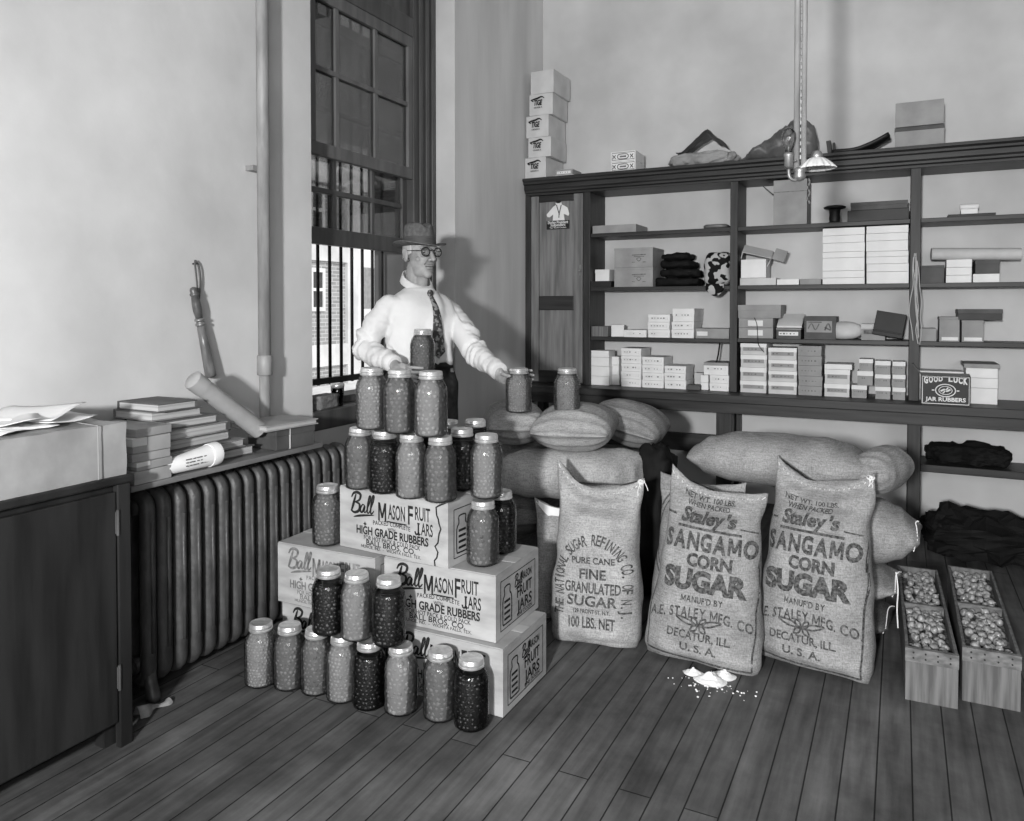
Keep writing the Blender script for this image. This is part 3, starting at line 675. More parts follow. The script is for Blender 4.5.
# ------------------------------------------------------------------ burlap sugar sacks
def make_sack(name, label, Mx, W, H, T, wp, tp, ear=(.04, .04), dip=.0, seed=0, wr=.006, m=None, texts=(), p=2.4, curve=0, group=None, thread=True, rib=1, fold=.0, tie=(), nu=72, nv=64, foot=0, lean=0, cat='sack', white=False):
    m = m or M_bur
    sd = V((seed*3.7, seed*1.3, seed*2.1))
    def S(u, side, v, off=0):
        a = W/2*lerp_pts(wp, v); b = T/2*lerp_pts(tp, v)
        e = max(0, (v-.72)/.28); e = e*e*(3-2*e)
        f = max(0, (.22-v)/.22); f = f*f*(3-2*f)
        yy = b*max(0, 1-abs(u)**p)**(1/p)
        x = a*u; y = side*yy
        z = H*v + e*((ear[0] if u < 0 else ear[1])*abs(u)**2.6 - dip*(1-u*u)) - f*foot*(abs(u)**3-.3)
        q = V((x, y, z))
        n1 = noise.noise(q*7+sd); n2 = noise.noise(V((q.x*26, q.y*16, q.z*14))+sd); n3 = noise.noise(V((q.x*10, q.y*10, q.z*44))+sd)
        d = wr*(1.6*n1+.7*n2*rib+rib*(.55+1.1*e+.9*f)*n3*abs(1-.35*abs(u)))
        k = min(1, b/(T/2*.25))
        y += side*d*k*(1-abs(u)**6)
        x += wr*1.2*noise.noise(V((u*2, side*.3, z*11))+sd)*(abs(u)**2)
        y += lean*v*v + curve*math.sin(PI*v) + side*off + fold*e*math.sin(u*4.2+seed)*.5
        return V((x, y, z))
    b = MB()
    def ring(i, j):
        t = 2*PI*i; u = math.cos(t); return S(u, 1 if math.sin(t) >= 0 else -1, j)
    b.grid(ring, nu, nv, True, 0, True)
    def fnS(side):
        def fn(x, y):
            v = max(0, min(1, y/H)); a = W/2*lerp_pts(wp, v); return S(max(-.995, min(.995, x/a)), side, v, .0018)
        return fn
    f = fnS(-1)
    for tx in texts: tx(b, f)
    b.bm.transform(Mx)
    t = thing(name, label, cat, Mx @ V((0, 0, 0)), 0, group)
    b.build('bag', [m, M_sackink], t, True)
    if thread:
        pts = []
        n = 40
        for i in range(n+1):
            u = -.985+1.97*i/n; q = S(u, -1 if i % 2 else 1, .985-.02*(i % 2)); q.y += (-.004 if i % 2 else .004); pts.append(Mx @ q)
        MB().tube(pts, .0016, 5).build('seam_thread', M_thread, t)
    for u in tie:
        q0 = S(u, -1, .995); r = random.Random(seed)
        mb = MB()
        for k in range(4):
            P = [q0+V((0, -.004, 0))]
            for s in range(4): P.append(P[-1]+V((r.uniform(-.008, .012), r.uniform(-.008, .004), r.uniform(-.018, .002))))
            mb.tube([Mx @ q for q in smooth_pts(P, 3)], .0015, 5)
        mb.tube([Mx @ (q0+V((.012*math.cos(a), .006*math.sin(a), -.006+.006*math.sin(a)))) for a in [i*PI/6 for i in range(13)]], .0025, 6)
        mb.build('tie_thread', M_thread, t)
    if white:
        l = MB(); l.grid(lambda s, q: Mx @ (S(-.9+1.5*s, -1, .985)+V((0, -.004-.012*q, .006-.045*q*math.sin(PI*min(1, s+.1))))), 20, 4)
        l.build('torn_paper_lining', M_paper, t, True)
    return t
WS = [(0, .94), (.06, 1.0), (.25, .99), (.55, .90), (.8, .89), (.93, .96), (1, .98)]
WS2 = [(0, .97), (.06, 1.02), (.25, .99), (.55, .88), (.8, .83), (.93, .86), (1, .86)]
WR = [(0, .62), (.05, .78), (.18, .95), (.5, 1.0), (.82, .95), (.95, .78), (1, .62)]
TR_ = [(0, .18), (.03, .36), (.12, .74), (.26, .95), (.5, 1.0), (.74, .95), (.88, .74), (.97, .36), (1, .18)]
TS = [(0, .66), (.06, .92), (.25, 1.0), (.55, .95), (.75, .74), (.88, .34), (.97, .06), (1, .03)]
WL = [(0, .90), (.06, .93), (.2, .98), (.5, 1.0), (.8, .98), (.94, .93), (1, .90)]
TL = [(0, .04), (.03, .14), (.10, .52), (.22, .84), (.5, 1.0), (.78, .84), (.90, .52), (.97, .14), (1, .04)]
def tx(s, x, y, h, wd, bold=.03, warp=None, shear=0): return lambda b, f: b.text(s, f, h, wd, bold, shear, 1, x, y, sub=.014, warp=warp)
def st(pts, w_, sm=False): return lambda b, f: b.stroke(pts, w_, f, 1, 8 if sm else 1, True) if sm else b.stroke(dense(pts), w_, f, 1, 1, False)
def dense(p, d=.012):
    out = []
    for a, c in zip(p, p[1:]):
        n = max(1, int(math.hypot(c[0]-a[0], c[1]-a[1])/d))
        for k in range(n): out.append((a[0]+(c[0]-a[0])*k/n, a[1]+(c[1]-a[1])*k/n))
    return out+[p[-1]]
def ring_text(s, cx, cy, R, a0, a1, h, bold=.004, cwid=.0125):
    # characters set round an arc, a0 to a1 in degrees clockwise
    n = len(s)
    def run(b, f):
        for i, ch in enumerate(s):
            if ch == ' ': continue
            a = math.radians(a0+(a1-a0)*(i+.5)/n); c, sn = math.cos(a), math.sin(a)
            def wp_(x, y, c=c, sn=sn): return (cx+(R+y)*c+x*sn, cy+(R+y)*sn-x*c)
            b.text(ch, f, h, min(cwid, glyphs(ch, bold, 0)[3]*h/.7*.8+.002), bold, 0, 1, 0, 0, sub=.014, warp=wp_)
    return run
def shoe_text(s, hx, y0, y1, h, bold, cw):
    # characters up one side, over an arch and down the other side
    n = len(s); A = y1-y0; B = PI*hx; T_ = 2*A+B
    def run(b, f):
        for i, ch in enumerate(s):
            if ch == ' ': continue
            q = (i+.5)/n*T_
            if q < A: P, t = (-hx, y0+q), PI/2
            elif q < A+B: a = PI-(q-A)/hx; P, t = (hx*math.cos(a), y1+hx*math.sin(a)), a-PI/2
            else: P, t = (hx, y1-(q-A-B)), -PI/2
            c, sn = math.cos(t), math.sin(t)
            def wp_(x, y, P=P, c=c, sn=sn): return (P[0]+x*c-(y-h/2)*sn, P[1]+x*sn+(y-h/2)*c)
            b.text(ch, f, h, min(cw, (glyphs(ch, bold, 0)[3]-glyphs(ch, bold, 0)[2])*h/.7*.85), bold, 0, 1, 0, 0, sub=.014, warp=wp_)
    return run
NAT = [shoe_text('THE NATIONAL SUGAR REFINING CO. OF N.J.', .122, .10, .245, .036, .02, .0165), tx('PURE CANE', 0, .285, .022, .155), tx('FINE', .0, .232, .034, .095), tx('GRANULATED', .0, .184, .036, .20, .025), tx('SUGAR', .0, .140, .034, .18, .025), tx('129 FRONT ST. N.Y.', .0, .114, .014, .13), tx('100 LBS. NET', .0, .062, .038, .165, .025)]
lf = lambda x, y, a, L: st([(x, y), (x+L*.5*math.cos(a)-.008*math.sin(a), y+L*.5*math.sin(a)+.008*math.cos(a)), (x+L*math.cos(a), y+L*math.sin(a)), (x+L*.5*math.cos(a)+.008*math.sin(a), y+L*.5*math.sin(a)-.008*math.cos(a)), (x, y)], .006, True)
STA = [tx('NET WT. 100 LBS.', -.02, .545, .020, .18), tx('WHEN PACKED', -.02, .518, .020, .15),
       tx('Staley', -.03, .462, .047, .15, .045, shear=.15), tx("'s", .068, .462, .047, .035, .045, shear=.15), st([(-.11, .445), (.105, .440)], .009), st([(-.17, .475), (-.125, .475)], .006), st([(.10, .462), (.165, .455), (.165, .34)], .005), st([(-.17, .475), (-.172, .36)], .005),
       tx('SANGAMO', .004, .372, .056, .305, .045), tx('CORN', .01, .318, .040, .15, .05), tx('SUGAR', .0, .242, .062, .28, .06),
       tx("MANUF'D BY", .0, .202, .020, .135), tx('A.E. STALEY MFG. CO.', .0, .155, .032, .345, .025, warp=lambda a, q: (a, q-.9*a*a)),
       lf(-.005, .132, .25, .075), lf(-.005, .132, 2.9, .075), lf(0, .132, .9, .03), lf(-.005, .132, 2.3, .03), lf(0, .132, -.8, .03), lf(-.005, .132, -2.4, .03),
       tx('DECATUR, ILL.', .0, .082, .027, .21, .025), tx('U. S. A.', .0, .04, .026, .12, .025), st([(-.175, .022), (-.05, .012), (.08, .008), (.17, .012)], .007, True), st([(.168, .34), (.172, .2), (.170, .012)], .005, True), st([(-.172, .36), (-.178, .2), (-.175, .022)], .004, True)]
def standing(x, y, rz, lean): return Tm((x, y, .006), rz) @ Matrix.Rotation(-lean, 4, 'X')
GS = 'printed sugar sacks standing at the front'
make_sack('sugar_sack', 'standing sack stencilled fine granulated sugar in front of sack pile', standing(1.285, 2.618, .20, .15), .335, .575, .235, WS, TS, (.075, .014), .035, 1, .0085, M_bur, NAT, group=GS, tie=(.97,), white=False, foot=.012)
make_sack('sugar_sack', 'standing corn sugar sack left of the other, spilled sugar before it', standing(1.668, 2.632, .06, .20) @ Matrix.Rotation(.06, 4, 'Y'), .385, .592, .25, WS2, TS, (.055, .0), .02, 2, .0095, M_bur2, STA, group=GS, fold=.012, foot=.01)
make_sack('sugar_sack', 'standing corn sugar sack by the onion crates, ear tied up', standing(2.01, 2.765, -.20, .20), .385, .638, .26, WS2, TS, (.05, .03), .03, 3, .0095, M_bur2, STA, group=GS, tie=(.93,), fold=.012, foot=.012)
# the pile behind, at the window side
def lying(cx, cy, cz, H, az, axis='h', roll=0, el=0):
    # local z along the horizontal direction az, local x level, local y down
    d = V((math.cos(az)*math.cos(el), math.sin(az)*math.cos(el), math.sin(el))); up = V((0, 0, 1)); x = up.cross(d).normalized(); y = d.cross(x)
    M_ = basis((0, 0, 0), x, y, d) @ Matrix.Rotation(roll, 4, 'Z')
    return Matrix.Translation((cx, cy, cz)) @ M_ @ Matrix.Translation((0, 0, -H/2))
GP = 'sugar sacks lying in the pile by the jars'
aF = YAW+PI/2      # heading straight away from the viewer
make_sack('sugar_sack', 'plump sack end on at the top of pile, jar beside cupboard standing on it', lying(1.03, 3.05, .712, .5, aF-.22), .34, .5, .205, WL, TL, (.02, .02), 0, 11, .005, M_bur, [ring_text('FINE SUGAR', 0, .12, .1, 160, 20, .03)], rib=.25, group=GP, p=2.1)
make_sack('sugar_sack', 'sack at the top of pile nearest the person, under held jar', lying(.705, 3.11, .705, .5, aF+.06), .27, .5, .20, WL, TL, (.02, .02), 0, 12, .005, M_bur, rib=.25, group=GP, p=2.1)
make_sack('sugar_sack', 'stencilled sack at top of pile leaning toward the wall shelves', lying(1.10, 3.57, .665, .5, aF-.35, roll=.25), .36, .5, .2, WL, TL, (.02, .02), 0, 13, .006, M_bur2, [tx('PURE CANE', 0, .28, .035, .2), tx('SUGAR', 0, .22, .04, .16), tx('100 LBS.', 0, .34, .035, .2)], rib=.25, group=GP, p=2.1, tie=(.9,))
ang = YAW
make_sack('sugar_sack', 'lengthwise sack with upside down lettering below the plump top sack', lying(1.05, 2.98, .525, .60, ang+.06, roll=PI/2), .21, .60, .27, WR, TR_, (.02, .04), 0, 14, .006, M_bur, [lambda b, f: b.text('NATIONAL', f, .045, .20, .03, 0, 1, 0, 0, sub=.012, warp=lambda a, q: (.065-q, .30-a*-1*-1 if False else .27-a))], rib=.25, group=GP, tie=(.9,), p=2.1)
make_sack('sugar_sack', 'torn sack low in the pile showing white lining', lying(1.085, 3.10, .115, .56, aF-.0), .32, .56, .215, WL, TL, (.02, .02), 0, 15, .006, M_bur2, rib=.25, group=GP, p=2.1)
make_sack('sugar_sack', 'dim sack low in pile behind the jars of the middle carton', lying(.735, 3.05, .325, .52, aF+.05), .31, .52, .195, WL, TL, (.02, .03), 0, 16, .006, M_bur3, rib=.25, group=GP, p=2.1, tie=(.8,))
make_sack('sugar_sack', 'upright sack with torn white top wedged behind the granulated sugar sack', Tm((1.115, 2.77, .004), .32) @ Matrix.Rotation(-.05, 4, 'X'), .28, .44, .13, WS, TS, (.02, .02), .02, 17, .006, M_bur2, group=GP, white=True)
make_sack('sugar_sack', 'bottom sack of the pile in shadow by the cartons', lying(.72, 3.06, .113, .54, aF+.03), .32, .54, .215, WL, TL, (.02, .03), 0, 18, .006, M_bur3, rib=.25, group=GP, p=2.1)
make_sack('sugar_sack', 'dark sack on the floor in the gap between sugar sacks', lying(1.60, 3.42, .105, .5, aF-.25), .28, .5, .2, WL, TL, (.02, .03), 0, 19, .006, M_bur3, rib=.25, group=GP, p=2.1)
make_sack('sugar_sack', 'dim sack bearing up the top sack nearest the person', lying(.715, 3.24, .515, .5, aF+.05), .30, .5, .18, WL, TL, (.02, .02), 0, 41, .006, M_bur2, rib=.25, group=GP, p=2.1)
# the pile behind the corn sugar
GR = 'sacks lying in the pile behind the corn sugar'
make_sack('bean_sack', 'sack printed beans peeping out left of the corn sugar sacks', Tm((1.575, 2.90, .004), .0) @ Matrix.Rotation(-.12, 4, 'X') @ Matrix.Rotation(.03, 4, 'Y'), .34, .545, .17, WS, TS, (.02, .02), .01, 21, .005, M_bur2,
          [ring_text('BEANS', -.02, .33, .155, 205, 148, .036), st([(-.02+.145*math.cos(a), .33+.205*math.sin(a)) for a in [math.radians(100+8*k) for k in range(22)]], .006), st([(-.02+.130*math.cos(a), .33+.19*math.sin(a)) for a in [math.radians(100+8*k) for k in range(22)]], .004)], thread=False, group=GR)
make_sack('sugar_sack', 'big sack lying across the top behind both corn sugar sacks', lying(1.845, 3.17, .62, .68, .04), .36, .68, .20, WR, TR_, (.02, .02), 0, 22, .006, M_bur2, [lambda b, f: b.text('SUGAR', f, .05, .2, .03, 0, 1, 0, 0, sub=.014, warp=lambda a, q: (-.08+q, .42+a))], rib=.25, group=GR, p=2.1, tie=(-.8,))
for i, (zc, xe, T, mm, hh) in enumerate(((.072, 2.245, .135, M_bur3, .46), (.206, 2.27, .125, M_bur2, .46), (.395, 2.335, .245, M_bur2, .50))):
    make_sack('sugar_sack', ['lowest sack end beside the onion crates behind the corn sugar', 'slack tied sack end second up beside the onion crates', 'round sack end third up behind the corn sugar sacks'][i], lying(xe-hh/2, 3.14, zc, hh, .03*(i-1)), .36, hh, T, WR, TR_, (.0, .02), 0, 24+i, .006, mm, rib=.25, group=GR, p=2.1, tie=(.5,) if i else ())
make_sack('sugar_sack', 'small round sack end at top right of the corn sugar pile', lying(2.215, 3.20, .612, .34, aF-.75), .17, .34, .17, WR, TR_, (.0, .0), 0, 28, .0025, M_bur2, rib=.25, group=GR, p=2.0)
# string hanging from the slack sack
MB().tube(smooth_pts([atD(896, 572, 2.60), atD(898, 590, 2.59), atD(897, 608, 2.585), atD(898, 628, 2.58)], 4), .0022, 6).build('loose_string', M_thread, None, label='loose white string hanging down from the slack sack end', cat='string')

# spilled sugar on the floor
sp = MB(); r = random.Random(4)
def heap(cx, cy, R, h, sd):
    sp.grid(lambda u, v: V((cx+R*v*math.cos(2*PI*u)*(1+.35*noise.noise(V((math.cos(2*PI*u)*1.5, math.sin(2*PI*u)*1.5, sd)))), cy+.8*R*v*math.sin(2*PI*u), max(.0005, h*(1-v)**1.2*(1+.6*noise.noise(V((u*7, v*5, sd))))))), 22, 9, True)
heap(1.73, 2.505, .055, .028, 1); heap(1.665, 2.53, .034, .018, 2); heap(1.76, 2.555, .042, .022, 3)
for k in range(90):
    a = r.uniform(PI, 2*PI); q = abs(r.gauss(0, .075)); s = r.uniform(.0012, .0045)
    sp.ball((1.73+q*math.cos(a)*1.1, 2.495+q*math.sin(a)*.8, s*.6), (s, s, s*.7), 0, 1)
sp.build('spilled_sugar', mat('sugar', .93, .97, (90, 90, 90), .7, .4, .4), smooth=True, label='small heap of spilled white sugar before the corn sugar sack', cat='sugar', kind='stuff')

# ------------------------------------------------------------------ wall shelving with counter and cupboard
YF = 4.668
sh = thing('shelving_unit', 'dark wooden wall shelving with counter, cornice and cupboard on back wall', 'shelves', (1.65, 4.8, 0))
UP_X = ((.425, .468), (1.358, 1.402), (2.312, 2.362), (3.25, 3.30))
cp = [(4.62, 2.082), (4.62, 2.066), (4.632, 2.055), (4.632, 2.043), (4.645, 2.037), (4.645, 2.012), (4.655, 2.002), (4.655, 1.99), (4.668, 1.985), (4.668, 1.97), (4.955, 1.97), (4.955, 2.082)]
MB().prism(cp, lambda y, z, t: V((t, y, z)), .003, 3.30).build('cornice', M_shelfH, sh, bevel=.002)
for a, b in UP_X:
    MB().box((a, YF+.004, .7155), (b, 4.955, 1.9695)).build('upright', M_shelf, sh, bevel=.002)
SZ = (1.70, 1.352, 1.038)
for (a, b), (c, d) in zip(UP_X, UP_X[1:]):
    for k, z in enumerate(SZ):
        dz = (0, .0, .006)[k] if a < 1 else 0
        MB().box((b+.0005, YF+.012, z-.024-dz), (c-.0005, 4.955, z-dz)).build('shelf', M_shelfH, sh, bevel=.002)
MB().box((.003, 4.50, .668), (3.30, 4.956, .715)).build('counter', M_shelfH, sh, bevel=.004)
MB().box((.003, 4.56, .60), (3.30, 4.60, .667)).build('apron', M_shelfH, sh, bevel=.002)
for a, b in ((.003, .05), (1.295, 1.385), (2.31, 2.372), (3.22, 3.29)):
    MB().box((a, 4.61, 0), (b, 4.70, .667)).build('leg', M_shelf, sh, bevel=.003)
    MB().box((a, 4.86, 0), (b, 4.955, .667)).build('leg', M_shelf, sh, bevel=.003)
MB().box((.051, 4.72, .33), (1.294, 4.75, .44)).build('rail', M_shelfH, sh, bevel=.003)
MB().box((.051, 4.752, .36), (1.294, 4.955, .385)).build('shelf', M_shelfH, sh, bevel=.003)
MB().box((2.373, 4.67, .335), (3.219, 4.955, .375)).build('shelf', M_shelfH, sh, bevel=.003)
# cupboard at the window end
MB().box((.003, YF+.03, .7155), (.424, 4.955, 1.9695)).build('cupboard_body', M_shelf, sh)
MB().box((.003, YF, .7155), (.042, YF+.029, 1.9695)).build('cupboard_stile', M_shelf, sh, bevel=.002)
dr = MB()
d0, d1 = .048, .418
zz = [atY(560, y, YF).z for y in (371, 310, 296, 201)]
dr.box((d0, YF-.004, .725), (d0+.055, YF+.028, 1.965)).box((d1-.062, YF-.004, .725), (d1, YF+.028, 1.965))
cd_ = dr.build('cupboard_door', M_door, sh, bevel=.003)
for a, b in ((.725, zz[0]), (zz[1], zz[2]), (zz[3], 1.965)):
    MB().box((d0+.056, YF-.002, a), (d1-.063, YF+.028, b)).build('rail', M_shelfH, cd_, bevel=.003)
for a, b in ((zz[0], zz[1]), (zz[2], zz[3])):
    MB().box((d0+.056, YF+.012, a+.001), (d1-.063, YF+.026, b-.001)).build('panel', M_door, cd_)
q = MB().box((d1-.022, YF-.006, 1.43), (d1-.010, YF-.004, 1.50)); q.ball((d1-.016, YF-.012, 1.46), .009, 0, 2); q.build('latch', M_brass, cd_)
# poster on the cupboard door
pb, pt = atY(545.5, 230, YF), atY(569.5, 199, YF)
P0 = V((pb.x, YF+.0105, pb.z)); pw, ph = pt.x-pb.x, pt.z-pb.z
po = MB().box((P0.x, YF+.0095, P0.z), (P0.x+pw, YF+.0115, P0.z+ph), 0)
pf = plane_fn((P0.x, YF+.0095, P0.z), (1, 0, 0), (0, 0, 1), .0008); pf2 = plane_fn((P0.x, YF+.0095, P0.z), (1, 0, 0), (0, 0, 1), .0014)
def poly(mb, pts, fn, mi): mb.face([mb.bm.verts.new(fn(x*pw, y*ph)) for x, y in pts], mi)
poly(po, [(.02, .01), (.98, .01), (.98, .30), (.02, .30)], pf, 2)
poly(po, [(.28, .31), (.78, .31), (.74, .52), (.80, .50), (.94, .44), (.97, .52), (.90, .72), (.76, .80), (.66, .84), (.64, .92), (.56, .98), (.44, .98), (.40, .90), (.42, .84), (.30, .78), (.10, .60), (.02, .52), (.06, .44), (.16, .43), (.30, .52)], pf, 1)
poly(po, [(.40, .93), (.44, 1.0), (.58, 1.0), (.64, .93), (.58, .89), (.46, .89)], pf2, 2)
for a, b in (((.44, .84), (.56, .50)), ((.64, .82), (.54, .50)), ((.55, .52), (.54, .40))): po.stroke([(a[0]*pw, a[1]*ph), (b[0]*pw, b[1]*ph)], .006, pf2, 2, 1, False)
po.text('Shirley President', pf2, .019, pw*.86, .02, 0, 1, pw*.5, ph*.20).text('Suspenders', pf2, .018, pw*.62, .02, 0, 1, pw*.5, ph*.115).text('Year Round Comfort', pf2, .009, pw*.7, .01, 0, 1, pw*.5, ph*.045)
po.build('poster', [M_door, M_paper, M_blackc], label='small suspenders poster of a shirted figure on the cupboard door', cat='poster')

# ------------------------------------------------------------------ boxes on the shelves
rb = random.Random(11)
def depth_of(x, y, Y): d = ray(x, y); return Y/d[1]
def pbox(name, label, cat, x0, x1, yt, yb, zb, Yf=4.69, D=.2, m=M_white, lidm=None, group=None, lid=.42, mark=True, rz=0, labelm=None, full=False, h=None, Dmax=4.945):
    ym = (yt+yb)/2; X0 = atY(x0, ym, Yf).x; X1 = atY(x1, ym, Yf).x; h = h or (yb-yt)*depth_of((x0+x1)/2, ym, Yf)/FPX
    D = min(D, Dmax-Yf); W = X1-X0
    t = thing(name, label, cat, ((X0+X1)/2, Yf+D/2, zb), 0, group)
    Mx = Tm(((X0+X1)/2, Yf+D/2, zb), rz) @ Matrix.Translation((-W/2, -D/2, 0)); H = h-.0012
    hl = H*(1-lid)
    if lid > 0:
        MB().box((.002, .002, 0), (W-.002, D-.002, H-.002), 0, Mx).build('body', m, t)
        MB().box((0, 0, hl), (W, D, H), 0, Mx).build('lid', lidm or m, t, bevel=.0012)
    else: MB().box((0, 0, 0), (W, D, H), 0, Mx).build('body', m, t, bevel=.0015)
    if mark:
        fn = lambda x, z: Mx @ V((x, -.0012, z))
        q = MB(); lw, lh = W*.78, min(.022, H*.44); x0_ = W*.11; z0_ = (H-lh)/2
        q.box((x0_, -.001, z0_), (x0_+lw, (.002 if lid == 0 or z0_ < hl else 0), z0_+lh), 0, Mx)
        for k in range(5):
            if rb.random() < .8: q.stroke([(x0_+lw*(.06+.17*k), z0_+lh*.5), (x0_+lw*(.06+.17*k+.10*rb.uniform(.4, 1)), z0_+lh*.5)], lh*rb.uniform(.15, .4), fn, 1, 1, False)
        q.build('label', [labelm or M_paper, M_fade], t)
    return t, zb+h
def stack(desc, x0, x1, ys, zb, cat='box', name='box', group=None, adj='white card box', **k):
    n = len(ys)-1; ys = sorted(ys, reverse=True)
    for i in range(n):
        jx = rb.uniform(-.35, .35)
        _, zb = pbox(name, f'{ordinal(i, n)} {adj} of {desc}', cat, x0+jx, x1+jx, ys[i+1], ys[i], zb, group=group, rz=rb.uniform(-.012, .012), **k)
    return zb
ZC0 = .7155
gA = 'boxes on the counter'
stack('the slim stack next to the cupboard', 590.5, 609, [350.3, 357, 366, 376, 385], ZC0, adj='plain white box', Yf=4.70, D=.12, lid=0, mark=False, group=gA)
stack('the short stack behind the slim one', 611.5, 619, [355.6, 364, 374, 384], ZC0, adj='plain white box', Yf=4.76, D=.15, lid=0, mark=False, group=gA)
stack('the five box stack at the window end of counter', 621, 641.2, [348.3, 356, 363.5, 371.5, 379, 387], ZC0, group=gA)
stack('the four box stack beside the five box stack', 642, 663.6, [357, 365, 373, 380.5, 388], ZC0, group=gA)
stack('the three box stack before the gap', 664.4, 686, [366.4, 373.5, 381, 389.5], ZC0, group=gA)
pbox('tin', 'low dark tin lying in the gap along the counter', 'tin', 687, 700, 384.5, 389.5, ZC0, Yf=4.68, D=.08, m=M_dkc, lid=0, mark=False)
pbox('box', 'small pale box standing back in the gap along counter', 'box', 694.5, 703, 371, 386.5, ZC0, Yf=4.80, D=.08, m=M_pale, lid=0, mark=False)
stack('the thin pair left of the middle upright', 701, 708.6, [375, 382.5, 390], ZC0, adj='grey white box', Yf=4.72, D=.16, lid=0, mark=False, group=gA)
zz_ = stack('the pair by the middle upright', 709.6, 729, [375, 383, 391], ZC0, group=gA)
pbox('box', 'wide pale box topping the pair by the middle upright', 'box', 703.5, 728.5, 362.5, 375, zz_, D=.2, m=M_white, lidm=M_greyc, lid=.25)
MB().tube([(1.262, 4.76, .875), (1.27, 4.78, .93), (1.276, 4.80, 1.0)], .005, 6).build('cord', M_cloth, None, label='dark cord end standing up behind the wide pale box', cat='cord')
gB = 'boxes on the counter, middle bay'
def tall(desc, x0, x1, ys, **k): return stack(desc, x0, x1, ys, ZC0, adj=k.pop('adj', 'printed pale box'), group=gB, m=k.pop('m', M_pale), lidm=k.pop('lidm', M_white), lid=.36, labelm=M_greyc, **k)
tall('the stack right beside the middle upright', 740.2, 766.5, [341.5, 353, 365.6, 379, 391])
tall('the four box stack second from the middle upright', 768.2, 796.8, [346.5, 358.7, 369.8, 380.5, 393])
tall('the tall five box stack of middle bay', 798, 822, [343.8, 354, 363.5, 374, 384, 393.5], adj='grey labelled box', m=M_greyc, lidm=M_greyc)
zt = stack('the squat stack after the tall grey one', 824, 849.5, [368, 382.5, 395.5], ZC0, adj='printed pale box', m=M_pale, lidm=M_white, lid=.36, labelm=M_greyc, group=gB)
pbox('box', 'flat white box topping the squat stack after the grey one', 'box', 824.5, 852, 362.5, 367.8, zt, D=.2, lid=0, mark=False)
def cube_stack(desc, x0, x1, ys, xs=None):
    z = ZC0; ys = sorted(ys, reverse=True); n = len(ys)-1
    for i in range(n):
        a, b = (x0, x1) if xs is None else xs[i]
        _, z = pbox('box', f'{ordinal(i, n)} small box with white lid of {desc}', 'box', a, b, ys[i+1], ys[i], z, Yf=4.68, D=.13, m=M_greyc, lidm=M_white, lid=.34, group='small white lidded boxes', labelm=M_greyc, rz=rb.uniform(-.01, .01))
cube_stack('the crooked stack of three', 0, 0, [358, 370, 384.5, 397.5], [(851.5, 867), (857, 873), (859, 873)])
cube_stack('the straight stack left of the pair', 875, 890.6, [360, 373.5, 386, 398.5])
cube_stack('the stack touching the far upright', 892.5, 905.5, [361, 374, 387, 399.5])
# third shelf
Z3 = 1.0325; Z3b = 1.0385
pbox('box', 'ribbed dark grey box at the window end of third shelf', 'box', 591.4, 607.8, 323.8, 334.2, Z3, D=.14, m=mat('ribbed_card', .36, .5, (160, 4, 4), .7), lid=0, mark=False)
t, _ = pbox('box', 'white box tipped askew behind the ribbed grey box', 'box', 609, 621, 321.5, 333.5, Z3, Yf=4.72, D=.1, lid=0, mark=False, rz=.35)
pbox('box', 'low flat white box on the third shelf', 'box', 623.5, 646.5, 327.3, 334.6, Z3, D=.2, lid=.3)
stack('the three on the third shelf', 648, 670, [311.6, 319.4, 327, 335], Z3, group='white boxes on the third shelf')
zz_ = stack('the taller stack on the third shelf', 671.5, 694, [318.8, 326.5, 335.2], Z3, group='white boxes on the third shelf')
pbox('box', 'larger white box topping the taller stack on third shelf', 'box', 672.5, 694.3, 305.5, 318.8, zz_, D=.24, lid=.55)
t, _ = pbox('box', 'long grey box with white end label by the middle upright', 'box', 695.5, 729, 326, 336.2, Z3, D=.2, m=M_greyc, lid=0, mark=False)
a = atY(697, 331, 4.69)
MB().box((a.x, 4.687, Z3+.016), (a.x+.065, 4.689, Z3+.042)).build('label', M_paper, t)
zz_ = Z3b
for i, (a, b, nm) in enumerate(((325.5, 336.2, 'bottom'), (315.6, 325.2, 'middle'))):
    t, zz_ = pbox('box', f'{nm} dark grey box with white label under the large lidded box', 'box', 738.8, 773, a, b, zz_, D=.2, m=M_greyc, lid=0, mark=False, group='grey labelled boxes')
    p = atY(748, 330, 4.69)
    MB().box((p.x, 4.686, zz_-.047), (p.x+.085, 4.689, zz_-.014)).build('label', M_paper, t)
MB().tube(smooth_pts([(1.50, 4.682, 1.16), (1.515, 4.68, 1.12), (1.52, 4.679, 1.05), (1.53, 4.655, 1.0), (1.56, 4.65, .96)], 5), .0022, 6).build('string', M_blackc, None, label='dark string hanging over the grey labelled boxes', cat='string')
pbox('box', 'large grey lidded box on two labelled boxes', 'box', 737.8, 781, 302, 315.4, zz_, D=.22, m=M_greyc, lidm=M_greyc, lid=.45, mark=False)
t, zz_ = pbox('box', 'low box of oddments holding up a white lid', 'box', 776, 801, 326, 336.6, Z3b, D=.16, m=M_dkc, lid=.12, lidm=M_greyc)
a, b = atY(777, 325, 4.7), atY(802, 325, 4.7)
MB().box((0, 0, 0), (b.x-a.x, .17, .012), 0, Tm((a.x, 4.693, zz_+.003), 0, .0, 0) @ Matrix.Rotation(.42, 4, 'X')).build('lid', M_white, None, bevel=.001, label='white box lid propped slanting on the box of oddments', cat='lid')
t, _ = pbox('box', 'dark box with printed front panel in middle of third shelf', 'box', 804, 836, 313.6, 336.8, Z3b, D=.2, m=M_dkc, lid=.2, mark=False)
